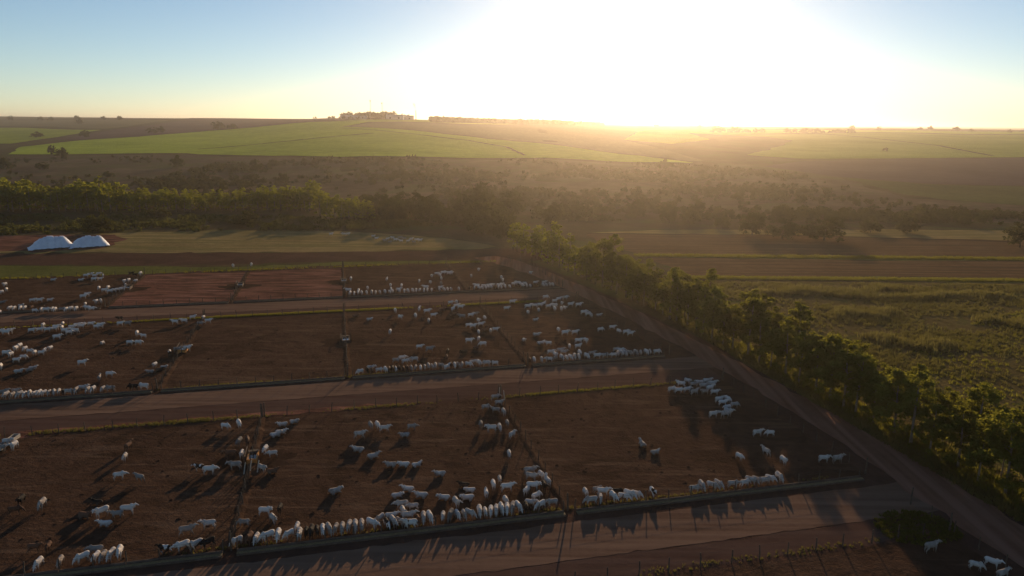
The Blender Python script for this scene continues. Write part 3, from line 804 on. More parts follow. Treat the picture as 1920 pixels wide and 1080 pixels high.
# ------------------------------------------------------------------ fences and feed bunks
POSTS = []
for i in range(3):
    rr = random.Random(i); mb = MB()
    mb.tube([(0, 0, -.3), (rr.uniform(-.02, .02), rr.uniform(-.02, .02), .8), (rr.uniform(-.06, .06), rr.uniform(-.06, .06), 1.45 + .1 * i)], [.075, .07, .06], 6)
    POSTS.append(mb.mesh('post', [M['post']]))
TALL = MB().tube([(0, 0, -.4), (0.02, 0, 1.4), (.05, .03, 2.3)], [.11, .10, .085], 7).mesh('tall_post', [M['post']])
PALE = MB().tube([(0, 0, -.3), (0.03, 0.02, 1.0), (.10, .05, 1.6)], [.08, .07, .06], 7).mesh('pale_post', [M['palepost']])


def ridge(a, b):
    a = Vector(PQ(*a)); b = Vector(PQ(*b)); d = b - a; L = d.length; d.normalize(); nn = Vector((-d.y, d.x)); mb = MB(); n = int(L / .8)
    rr = random.Random(L + a.x)
    for i in range(n + 1):
        c = a + d * (L * i / n); hh = .12 + .18 * rr.random(); w_ = .45 + .3 * rr.random(); of = rr.uniform(-.12, .12)
        for k_, (s_, z_) in enumerate(((-1, -.02), (-.45, .7), (0.1, 1), (.55, .6), (1, -.02))):
            p = c + nn * (s_ * w_ + of); mb.v.append((p.x, p.y, .01 + z_ * hh))
    for i in range(n):
        for k_ in range(4): mb.f.append((5 * i + k_, 5 * i + k_ + 1, 5 * i + k_ + 6, 5 * i + k_ + 5)[::-1])
    tag(obj('soil_ridge', mb.mesh('soil_ridge', [M['pen']], True)), kind='structure')


def fence(a, b, label, step=3.4, wires=3, ends=True, group='wire fences of the cattle pens'):
    a = Vector(PQ(*a)); b = Vector(PQ(*b)); d = b - a; L = d.length
    e = empty('wire_fence', (a.x, a.y, 0), math.atan2(d.y, d.x)); tag(e, label, 'fence', group)
    n = max(1, round(L / step))
    for i in range(n + 1):
        me = TALL if (ends and i in (0, n)) else POSTS[RNG.randrange(3)]
        obj('post', me, e, (L * i / n + RNG.uniform(-.15, .15) * (0 < i < n), RNG.uniform(-.05, .05), 0), (RNG.gauss(0, .03), RNG.gauss(0, .03), RNG.uniform(0, 6)))
    for w in range(wires):
        z = .35 + w * 1.15 / max(1, wires - 1)
        obj('wire', MB().tube([(L * i / n, 0, z - (.03 if i % 2 else 0)) for i in range(n + 1)], .006, 3, False).mesh('wire', [M['wire']]), e)
    return e


SEC = {}
def bunk(p0, p1, q, label):
    """concrete trough along a pen front, in cast sections, with neck rail and posts"""
    x, y = PQ(p0, q); L = p1 - p0
    e = empty('feed_bunk', (x, y, 0), _A); tag(e, label, 'trough', 'concrete feed bunks')
    n = max(1, round(L / 3.0)); s = L / n; key = round(s, 3)
    if key not in SEC:
        mb = MB(); g = .02
        prof = [(-.42, 0), (.42, 0), (.42, .38), (.34, .38), (.26, .12), (-.26, .12), (-.34, .21), (-.42, .21)]
        for x0 in (g, s - g):
            for yy, zz in prof: mb.v.append((x0, yy, zz + (-.15 if zz == 0 else 0)))
        for i in range(8): mb.f.append((i, (i + 1) % 8, 8 + (i + 1) % 8, 8 + i))
        mb.f.append(tuple(range(7, -1, -1))); mb.f.append(tuple(range(8, 16)))
        fd = MB(); m_ = 7
        for i in range(m_ + 1):
            hh = .20 + .05 * math.sin(i * 1.9)
            fd.v += [(s * i / m_, -.28, .15), (s * i / m_, .0, hh), (s * i / m_, .28, .15)]
        for i in range(m_):
            for j in range(2): fd.f.append((3 * i + j, 3 * i + j + 1, 3 * i + j + 4, 3 * i + j + 3)[::-1])
        SEC[key] = (mb.mesh('trough_section', [M['concrete']]), fd.mesh('feed', [M['feed']], True))
    for i in range(n):
        t = obj('trough_section', SEC[key][0], e, (s * i, 0, RNG.uniform(-.015, .015)))
        obj('feed', SEC[key][1], t)
    for i in range(n + 1):
        obj('post', POSTS[RNG.randrange(3)], e, (s * i, .62, 0), (0, 0, RNG.uniform(0, 6)), (1, 1, .92))
    for z in (1.15, 1.42):
        obj('cable', MB().tube([(0, .66, z), (L, .66, z)], .010, 4, False).mesh('cable', [M['wire']]), e)


for p0, p1, q, lab in [
    (-46.8, -13, 73.0, 'concrete feed bunk of the front-row pen with the orange trough'),
    (-11.6, 24.2, 73.0, 'concrete feed bunk of the pen with cattle lying down'),
    (25.6, 64, 73.0, 'concrete feed bunk of the corner pen shaded by eucalyptus'),
    (-100, -31, 125.2, 'concrete feed bunk of the crowded pen before the empty pen'),
    (-29.6, .2, 125.2, 'concrete feed bunk of the empty middle pen'),
    (1.6, 33, 125.2, 'concrete feed bunk of the pen with brown cattle past the empty one'),
    (34.4, 61, 125.2, 'concrete feed bunk of the middle pen meeting the dirt road'),
    (-110, -55.8, 187.8, 'concrete feed bunk of the back pen below the tarp mounds'),
    (-54, -27, 187.8, 'concrete feed bunk of the empty red pen by the tarp side'),
    (-25.8, .8, 187.8, 'concrete feed bunk of the empty red pen by the packed pen'),
    (2, 59, 187.8, 'concrete feed bunk of the packed back pen by the dirt road')]:
    bunk(p0, p1, q, lab)

for a, b, lab in [
    ((-47.5, 73.8), (-47.5, 110), 'wire divider fence by the wooden trough'),
    ((-12.2, 73.8), (-12.2, 110), 'wire divider fence at the orange water trough'),
    ((24.8, 73.8), (24.8, 110), 'wire divider fence between resting cattle and the shaded corner pen'),
    ((65.4, 74.2), (65.4, 110.6), 'wire fence of the corner pen along the dirt road'),
    ((-85, 110.4), (-12.4, 110.4), 'wire fence on the grassy verge behind the front pens with standing cattle'),
    ((-12.0, 110.5), (24.6, 110.5), 'wire fence on the grassy verge behind the pen of resting cattle'),
    ((25.0, 110.7), (65.2, 110.7), 'wire fence on the verge behind the shaded corner pen'),
    ((-30.3, 126.2), (-30.3, 172.8), 'wire divider fence between the crowded pen and the empty pen'),
    ((.8, 126.2), (.8, 172.8), 'wire divider fence with twin posts between empty pen and brown cattle'),
    ((33.7, 126.2), (33.7, 172.8), 'wire divider fence between the pens nearest the dirt road bend'),
    ((62.4, 126.2), (59.2, 172.8), 'wire fence of the middle pen along the dirt road'),
    ((-110, 173.0), (-30.5, 173.0), 'wire fence on the green verge behind the crowded middle pen'),
    ((-30.1, 173.0), (.6, 173.0), 'wire fence on the bright green verge behind the empty pen'),
    ((1.0, 173.1), (58.8, 173.1), 'wire fence on the verge behind the two middle pens by the trees'),
    ((-55, 188.8), (-55, 228), 'wire divider fence between the back herd and the red pens'),
    ((-26.4, 188.8), (-26.4, 228), 'wire divider fence between the two empty red pens'),
    ((1.3, 188.8), (1.3, 228), 'wire divider fence between the red pen and the packed pen'),
    ((33.5, 188.8), (33.5, 228), 'wire divider fence inside the packed back pens'),
    ((60, 188.8), (60, 222), 'wire fence of the packed pen along the dirt road'),
    ((-120, 228.2), (1.1, 228.2), 'wire fence along the grass strip behind the red pens'),
    ((1.5, 228.4), (58, 228.4), 'wire fence behind the packed back pens'),
    ((-60, 60.2), (65, 60.2), 'wire fence on the red verge across from the front feed bunks'),
    ((65.2, 66.2), (64.9, 30), 'wire fence running past the weedy bank along the dirt road'),
]:
    fence(a, b, lab)
    if 'divider' in lab: ridge(a, b)

# pale posts at the trough on the divider, and the leaning pair by the clustered cattle
for p, q_, tilt, lab in [(-12.9, 91.5, .12, 'first of three pale leaning posts below the orange trough'), (-12.2, 91.9, .12, 'middle of three pale leaning posts below the orange trough'), (-11.3, 91.7, .14, 'last of three pale leaning posts below the orange trough'),
                    (25.0, 111.2, -.12, 'pale leaning post behind the cattle crowded at the divider fence'), (25.5, 109.8, -.2, 'short pale post leaning by the crowded cattle at the divider')]:
    x, y = PQ(p, q_); o = obj('pale_post', PALE, None, (x, y, 0), (0.06, tilt, RNG.uniform(0, 1)))
    tag(o, lab, 'post', 'pale leaning posts')


def water_trough(p, q_, label, mat='concrete', L=3.4, W=1.5, wet=True, rz=math.pi / 2):
    x, y = PQ(p, q_)
    e = empty('water_trough', (x, y, 0), _A + rz); tag(e, label, 'trough', 'water troughs on the pen dividers')
    b = MB()
    b.box((0, -W / 2 + .08, .3), (L, .16, .72)); b.box((0, W / 2 - .08, .3), (L, .16, .72))
    b.box((-L / 2 + .08, 0, .298), (.158, W - .33, .715)); b.box((L / 2 - .08, 0, .298), (.158, W - .33, .715))
    obj('basin', b.mesh('basin', [M[mat]]), e)
    obj('water', MB().box((0, 0, .25), (L - .33, W - .33, .5)).mesh('water', [M['water']]), e)
    obj('float_box', MB().box((L / 2 - .45, 0, .72), (.55, W + .1, .1)).mesh('float_box', [M['post']]), e)
    for sx in (-1, 1):
        for sy in (-1, 1):
            obj('guard_post', POSTS[1], e, (sx * (L / 2 + .25), sy * (W / 2 + .2), 0), None, (1, 1, .8))
    obj('guard_rail', MB().box((0, W / 2 + .2, 1.12), (L + .7, .09, .12)).mesh('guard_rail', [M['post']]), e)
    if wet:
        rr = random.Random(label); pts = []
        for i in range(22):
            a = 2 * math.pi * i / 22; r = rr.uniform(.75, 1.2)
            pts.append(PQ(p + 5.2 * r * math.cos(a), q_ - .6 + 3.4 * r * math.sin(a)))
        sheet('wet_soil', pts, M['wet'], .024, .12, 1.0)


water_trough(-12.2, 95.8, 'rusty orange water trough on the divider of the front pens', 'orange', 3.0, 1.3)  # concrete basin; its orange is sunlight painted into the colour, no rust
water_trough(.8, 148.6, 'concrete water trough on the divider beside the empty middle pen')
water_trough(-30.3, 148.5, 'concrete water trough on the divider of the crowded middle pen', 'orange')
water_trough(-26.4, 207.5, 'concrete water trough between the two empty red pens')
water_trough(1.3, 207.5, 'concrete water trough between red pen and packed pen')
water_trough(-55, 209.5, 'concrete water trough beside the back herd')
# plank trough near the crowded left corner
x, y = PQ(-45.4, 107.2); e = empty('wooden_trough', (x, y, 0), _A + math.radians(80)); tag(e, 'long wooden trough on legs beside the verge of the front pens', 'trough')
obj('side', MB().box((0, -.4, .62), (4.4, .07, .5)).mesh('side', [M['palepost']]), e); obj('side', MB().box((0, .4, .62), (4.4, .07, .5)).mesh('side', [M['palepost']]), e)
obj('bottom', MB().box((0, 0, .43), (4.4, .72, .08)).mesh('bottom', [M['post']]), e)
for sx in (-2.18, 2.18): obj('end_board', MB().box((sx * 1.02, 0, .62), (.06, .84, .5)).mesh('end_board', [M['palepost']]), e)
for sx in (-1.8, 0, 1.8):
    for sy in (-.36, .36): obj('leg', MB().box((sx, sy, .18), (.1, .08, .44)).mesh('leg', [M['post']]), e)

# ------------------------------------------------------------------ white tarp mounds
def mound(px, py, L, W, Hh, rz, label, seed):
    g = ground(px, py); rr = random.Random(seed)
    e = empty('silage_mound', (g.x, g.y, 0), rz); tag(e, label, 'silage mound', 'plastic-covered silage mounds')
    n = 7; S = L / n
    def prof(t, yv):                 # t 0..1 along, yv -1..1 across
        endf = min(1, t / .45, (1 - t) / .25) if 0 < t < 1 else 0
        endf = math.sin(max(0, endf) * math.pi / 2) ** 1.1
        return Hh * endf * max(0, 1 - abs(yv) ** 1.6) * (1 - .12 * t)
    for k_ in range(n):
        mb = MB(); na, nb = 7, 15; o_ = (.0, .26, .08, .34, .05, .24, .10)[k_]
        for i in range(na):
            t = (k_ - .03 + 1.06 * i / (na - 1)) / n; t = min(max(t, 0.0), 1.0)
            for j in range(nb):
                yv = -1 + 2 * j / (nb - 1)
                z = prof(t, yv) + o_ + rr.uniform(-.10, .10) - .06 * math.sin(i / (na - 1) * math.pi) * (abs(yv) < .9) * -1
                wj = W * (.75 + .25 * min(1, t / .2)) * (1 + (.05 * rr.uniform(-1, 1) if j in (0, nb - 1) else 0))
                mb.v.append((t * L, yv * wj, max(z, .03)))
        for i in range(na - 1):
            for j in range(nb - 1):
                a = i * nb + j; mb.f.append((a, a + 1, a + nb + 1, a + nb)[::-1])
        sh = obj('tarp_sheet', mb.mesh('tarp_sheet', [M['tarp']], True), e)
    for i in range(26):
        t = .12 + .85 * i / 25
        ty = MB()
        for k_ in range(10):
            a0, a1 = 2 * math.pi * k_ / 10, 2 * math.pi * (k_ + 1) / 10
            b_ = len(ty.v)
            for a in (a0, a1):
                for r_, z_ in ((.25, .02), (.48, .0), (.5, .16), (.3, .2)): ty.v.append((r_ * math.cos(a), r_ * math.sin(a), z_))
            for m_ in range(4): ty.f.append((b_ + m_, b_ + (m_ + 1) % 4, b_ + 4 + (m_ + 1) % 4, b_ + 4 + m_))
        obj('weight_tyre', ty.mesh('weight_tyre', [M['tyre']]), e, (t * L, -W * (.97 + rr.uniform(-.06, .06)), .06), (rr.uniform(-.2, .2), rr.uniform(-.2, .2), 0), rr.uniform(.9, 1.5))


mound(52, 467, 14.0, 5.2, 3.9, math.radians(36), 'larger white plastic-covered silage mound on the red yard', 1)
mound(128, 464, 12.8, 4.5, 3.6, math.radians(33), 'smaller white plastic-covered silage mound next to the larger one', 2)

# ------------------------------------------------------------------ factory on the ridge
def shed(px, py, w, d, h, label, roof='gable', rz=0.0):
    g = ground(px, py); e = empty('factory_shed', (g.x, g.y, g.z - .3), rz); tag(e, label, 'building', 'factory buildings on the ridge')
    obj('wall', MB().box((0, 0, h / 2), (w, d, h)).mesh('wall', [M['shed']]), e)
    rb = MB(); o = .6
    if roof == 'gable':
        r = h * .32
        rb.v = [(-w / 2 - o, -d / 2 - o, h + .02), (w / 2 + o, -d / 2 - o, h + .02), (w / 2 + o, d / 2 + o, h + .02), (-w / 2 - o, d / 2 + o, h + .02), (-w / 2 - o, 0, h + r), (w / 2 + o, 0, h + r)]
        rb.f = [(0, 1, 5, 4), (2, 3, 4, 5), (0, 4, 3), (1, 2, 5), (3, 2, 1, 0)]
    else:
        rb.box((0, 0, h + .3), (w + 1, d + 1, .56))
    obj('roof', rb.mesh('roof', [M['shedroof']]), e)
    n = 2
    for i in range(n):
        xx = -w / 2 + w * (i + .5) / n
        wd = MB().box((xx, -d / 2 - .03, h * .42), (w / n * .2, .16, h * .4)).mesh('door_opening', [M['darkwin']])
        obj('door_opening', wd, e)


for px, py, w, d, h, lab, rf in [
    (604, 220.5, 36, 16, 6, 'low pale shed at the start of the factory row', 'gable'), (632, 221, 22, 14, 5.5, 'small pale shed beside the factory trees', 'gable'),
    (652, 222.5, 26, 16, 5.5, 'white shed before the dense factory trees', 'gable'), (676, 223, 24, 14, 5, 'low white shed near the tall mast', 'gable'),
    (741, 224, 34, 18, 7.5, 'long white factory hall beside the tree clump', 'gable'), (762, 224, 30, 18, 6.5, 'white factory hall by the chimney', 'gable'),
    (797, 224, 28, 20, 11, 'dark flat-roofed factory block at the end of the row', 'flat')]:
    shed(px, py, w, d, h, lab, rf)
for px, py, h, lab in [(695, 223, 36, 'thin lattice mast rising beside the factory trees'), (717, 223.5, 32, 'second thin lattice mast over the factory trees')]:
    g = ground(px, py); e = empty('radio_mast', (g.x, g.y, g.z)); tag(e, lab, 'mast', 'masts at the factory')
    for a in (0, 2.1, 4.2): obj('leg', MB().tube([(.9 * math.cos(a), .9 * math.sin(a), -1), (.35 * math.cos(a), .35 * math.sin(a), h)], .14, 4).mesh('leg', [M['steel']]), e)
    for i in range(9):
        z = 1 + (h - 3) * i / 8; r_ = .9 - .55 * z / h
        c = MB()
        for a, b in ((0, 2.1), (2.1, 4.2), (4.2, 6.3)): c.tube([(r_ * math.cos(a), r_ * math.sin(a), z), (r_ * math.cos(b), r_ * math.sin(b), z + 2)], .07, 3)
        obj('brace', c.mesh('brace', [M['steel']]), e)
    obj('antenna', MB().box((0, 0, h - 1.5), (1.8, 1.8, 2.6)).mesh('antenna', [M['steel']]), e)
g = ground(780, 224); e = empty('factory_chimney', (g.x, g.y, g.z)); tag(e, 'slim factory chimney giving off a leaning plume of smoke', 'chimney')
obj('stack', MB().tube([(0, 0, -1), (0, 0, 22)], [1.3, .9], 12).mesh('stack', [M['steel']]), e); obj('rim', MB().tube([(0, 0, 20.8), (0, 0, 22.2)], 1.15, 12).mesh('rim', [M['steel']]), e)
sm = NT('smoke'); sp = sm.n('ShaderNodeVolumePrincipled'); sp.inputs['Density'].default_value = 0.12; sp.inputs['Color'].default_value = (.35, .33, .32, 1)
sm.l(sp.outputs[0], sm.out.inputs['Volume']); sm.m.cycles.homogeneous_volume = True
so_ = obj('smoke_plume', MB().tube([(0, 0, 22.5), (-.8, 0, 26), (-2.4, 0, 31), (-3.4, 0, 35), (-5.5, 0, 39), (-6.4, 0, 40.5)], [.5, 1.1, 1.9, 3.0, 2.6, .8], 10).mesh('smoke_plume', [sm.m], True), None, (g.x, g.y, g.z)); tag(so_, kind='stuff')
pts_ = []
for a, b, n_ in ((590, 642, 40), (645, 700, 46), (700, 735, 30), (748, 760, 8)):
    for i in range(n_):
        g = ground(RNG.uniform(a, b), 221.3 + (a - 590) * .012); pts_.append((g.x, g.y + 22 + RNG.uniform(-8, 16)))
for i in range(60):
    g = ground(RNG.uniform(570, 800), 221.5 + RNG.uniform(0, 1.5)); pts_.append((g.x, g.y - 14 + RNG.uniform(-6, 6)))
rr_ = np.concatenate([NR.uniform(5.0, 8.5, len(pts_) - 60), NR.uniform(2.0, 4.2, 60)])
scatter_bushes('factory_tree_clump', pts_, rr_, 1.1, 16, M['broad'], 26, .36)

# ------------------------------------------------------------------ cattle
def ball(mb, c, r, n=10):
    b = len(mb.v); m = n // 2 + 1
    for i in range(m + 1):
        t = math.pi * i / m
        for j in range(n):
            a = 2 * math.pi * j / n
            mb.v.append((c[0] + r[0] * math.sin(t) * math.cos(a), c[1] + r[1] * math.sin(t) * math.sin(a), c[2] + r[2] * math.cos(t)))
    for i in range(m):
        for j in range(n):
            mb.f.append((b + i * n + j, b + (i + 1) * n + j, b + (i + 1) * n + (j + 1) % n, b + i * n + (j + 1) % n))


def limb(mb, pts, rad):
    for (a, ra), (b, rb) in zip(list(zip(pts, rad))[:-1], list(zip(pts, rad))[1:]):
        for k in range(5):
            t = k / 4
            c = [a[i] + (b[i] - a[i]) * t for i in range(3)]; r = ra + (rb - ra) * t
            ball(mb, c, (r, r, r), 8)
        mb.tube([a, b], [ra, rb], 8)


def cow_mesh(name, pose, seed):
    mb = MB(); rr = random.Random(seed); dz = 0.0
    ly = pose.startswith('lie')
    if ly: dz = -.60
    tor = [(-.86, 1.13, .12, .14), (-.78, 1.12, .24, .24), (-.58, 1.09, .30, .31), (-.2, 1.02, .33 + (.05 if ly else 0), .36), (.2, 1.02, .31 + (.05 if ly else 0), .37), (.48, 1.08, .25, .36), (.66, 1.12, .17, .27)]
    b = len(mb.v); n = 12
    for (x, z, w, h) in tor:
        for j in range(n):
            a = 2 * math.pi * j / n; mb.v.append((x, w * math.cos(a), z + dz + h * math.sin(a)))
    for i in range(len(tor) - 1):
        for j in range(n): mb.f.append((b + i * n + j, b + i * n + (j + 1) % n, b + (i + 1) * n + (j + 1) % n, b + (i + 1) * n + j))
    mb.f.append(tuple(b + j for j in range(n - 1, -1, -1))); mb.f.append(tuple(b + (len(tor) - 1) * n + j for j in range(n)))
    ball(mb, (-.66, 0, 1.15 + dz), (.2, .26, .24)); ball(mb, (.5, 0, 1.40 + dz), (.21, .12, .16))      # rump, hump
    turn = {'turn': .9, 'turnb': -1.0, 'lieturn': 1.1, 'lieturnb': -1.2}.get(pose, rr.uniform(-.15, .15))
    nb = Vector((.6, 0, 1.2 + dz))
    if pose == 'feed': nd, hd = Vector((.42, 0, -.34)), Vector((.22, 0, -.40))
    elif pose == 'low': nd, hd = Vector((.45, 0, -.05)), Vector((.34, 0, -.22))
    elif ly: nd, hd = Vector((.34, 0, .32)), Vector((.36, 0, -.08))
    else: nd, hd = Vector((.40, 0, .24)), Vector((.36, 0, -.17))
    R = Matrix.Rotation(turn, 3, 'Z'); R2 = Matrix.Rotation(turn * .55, 3, 'Z')
    poll = nb + R2 @ nd; muz = poll + R @ hd
    limb(mb, [tuple(nb), tuple(nb.lerp(poll, .6)), tuple(poll)], [.22, .155, .125])
    limb(mb, [tuple(poll), tuple(poll.lerp(muz, .5)), tuple(muz)], [.125, .098, .07])
    dl = nb.lerp(poll, .35) + Vector((0, 0, -.2)); ball(mb, tuple(dl), (.22, .05, .18))                  # dewlap
    side = R @ Vector((0, 1, 0)); fw = R @ hd.normalized()
    for s in (-1, 1):
        a = poll + side * (.10 * s) - fw * .02
        limb(mb, [tuple(a), tuple(a + side * (.13 * s) + Vector((0, 0, -.08))), tuple(a + side * (.19 * s) + Vector((0, 0, -.17)))], [.035, .05, .03])
        hn = poll + side * (.07 * s) - fw * .08
        limb(mb, [tuple(hn), tuple(hn + side * (.06 * s) + Vector((0, 0, .12))), tuple(hn + side * (.05 * s) + Vector((0, 0, .20)))], [.035, .032, .026])
    if not ly:
        st = [rr.uniform(-.12, .12) for _ in range(4)]
        if pose == 'walk': st = [.24, -.2, -.22, .2]
        for k_, s in enumerate((-1, 1)):
            f = st[k_]
            limb(mb, [(.46, .17 * s, .95), (.47 + f * .3, .17 * s, .68), (.48 + f * .7, .155 * s, .40), (.47 + f, .15 * s, .12), (.50 + f, .15 * s, .035)], [.15, .105, .068, .05, .058])
            f = st[2 + k_]
            limb(mb, [(-.62, .18 * s, .98), (-.56 + f * .3, .19 * s, .72), (-.76 + f * .7, .17 * s, .44), (-.70 + f, .16 * s, .12), (-.67 + f, .16 * s, .035)], [.20, .135, .068, .05, .058])
        limb(mb, [(-.86, 0, 1.25), (-.95, 0, 1.05), (-.94, .02, .72), (-.92, .03, .45)], [.05, .032, .028, .05])
    else:
        s0 = 1 if seed % 2 else -1
        for s in (-1, 1):
            limb(mb, [(.42, .24 * s, .32), (.66, .26 * s, .16), (.40 if s == s0 else .78, .26 * s, .08)], [.13, .08, .055])
            limb(mb, [(-.55, .28 * s, .34), (-.25, .40 * s, .20), (-.5, .44 * s, .08), (-.18, .46 * s, .06)], [.20, .13, .07, .05])
        limb(mb, [(-.86, 0, .62), (-.98, .05, .4), (-1.0, .12, .08), (-.85, .3, .05)], [.05, .032, .028, .045])
    me = mb.mesh(name); o = bpy.data.objects.new(name, me); COL.objects.link(o)
    rm = o.modifiers.new('r', 'REMESH'); rm.mode = 'VOXEL'; rm.voxel_size = .042; rm.use_smooth_shade = True
    sm_ = o.modifiers.new('s', 'SMOOTH'); sm_.factor = .5; sm_.iterations = 3
    dg = bpy.context.evaluated_depsgraph_get()
    hi = bpy.data.meshes.new_from_object(o.evaluated_get(dg))
    dc = o.modifiers.new('d', 'DECIMATE'); dc.ratio = .07
    dg = bpy.context.evaluated_depsgraph_get(); lo = bpy.data.meshes.new_from_object(o.evaluated_get(dg))
    bpy.data.objects.remove(o); hi.name = name; lo.name = name + '_low'
    for m_ in (hi, lo):
        m_.materials.clear(); m_.materials.append(M['w'])
        for p_ in m_.polygons: p_.use_smooth = True
    return hi, lo


COW = {'s': [cow_mesh('steer_standing', 's', 1), cow_mesh('steer_turned', 'turn', 2), cow_mesh('steer_walking', 'walk', 3), cow_mesh('steer_low_head', 'low', 4), cow_mesh('steer_turned_back', 'turnb', 12), cow_mesh('steer_grazing', 'feed', 13)],
       'd': [cow_mesh('steer_feeding', 'feed', 5), cow_mesh('steer_feeding_low', 'low', 6), cow_mesh('steer_feeding_b', 'feed', 8)],
       'l': [cow_mesh('steer_lying', 'lie', 9), cow_mesh('steer_lying_turned', 'lieturn', 10), cow_mesh('steer_lying_back', 'lieturnb', 11)]}
HEAD = dict(R=8, L=188, F=-78, B=100, FR=-38, FL=-128, BR=55, BL=140)
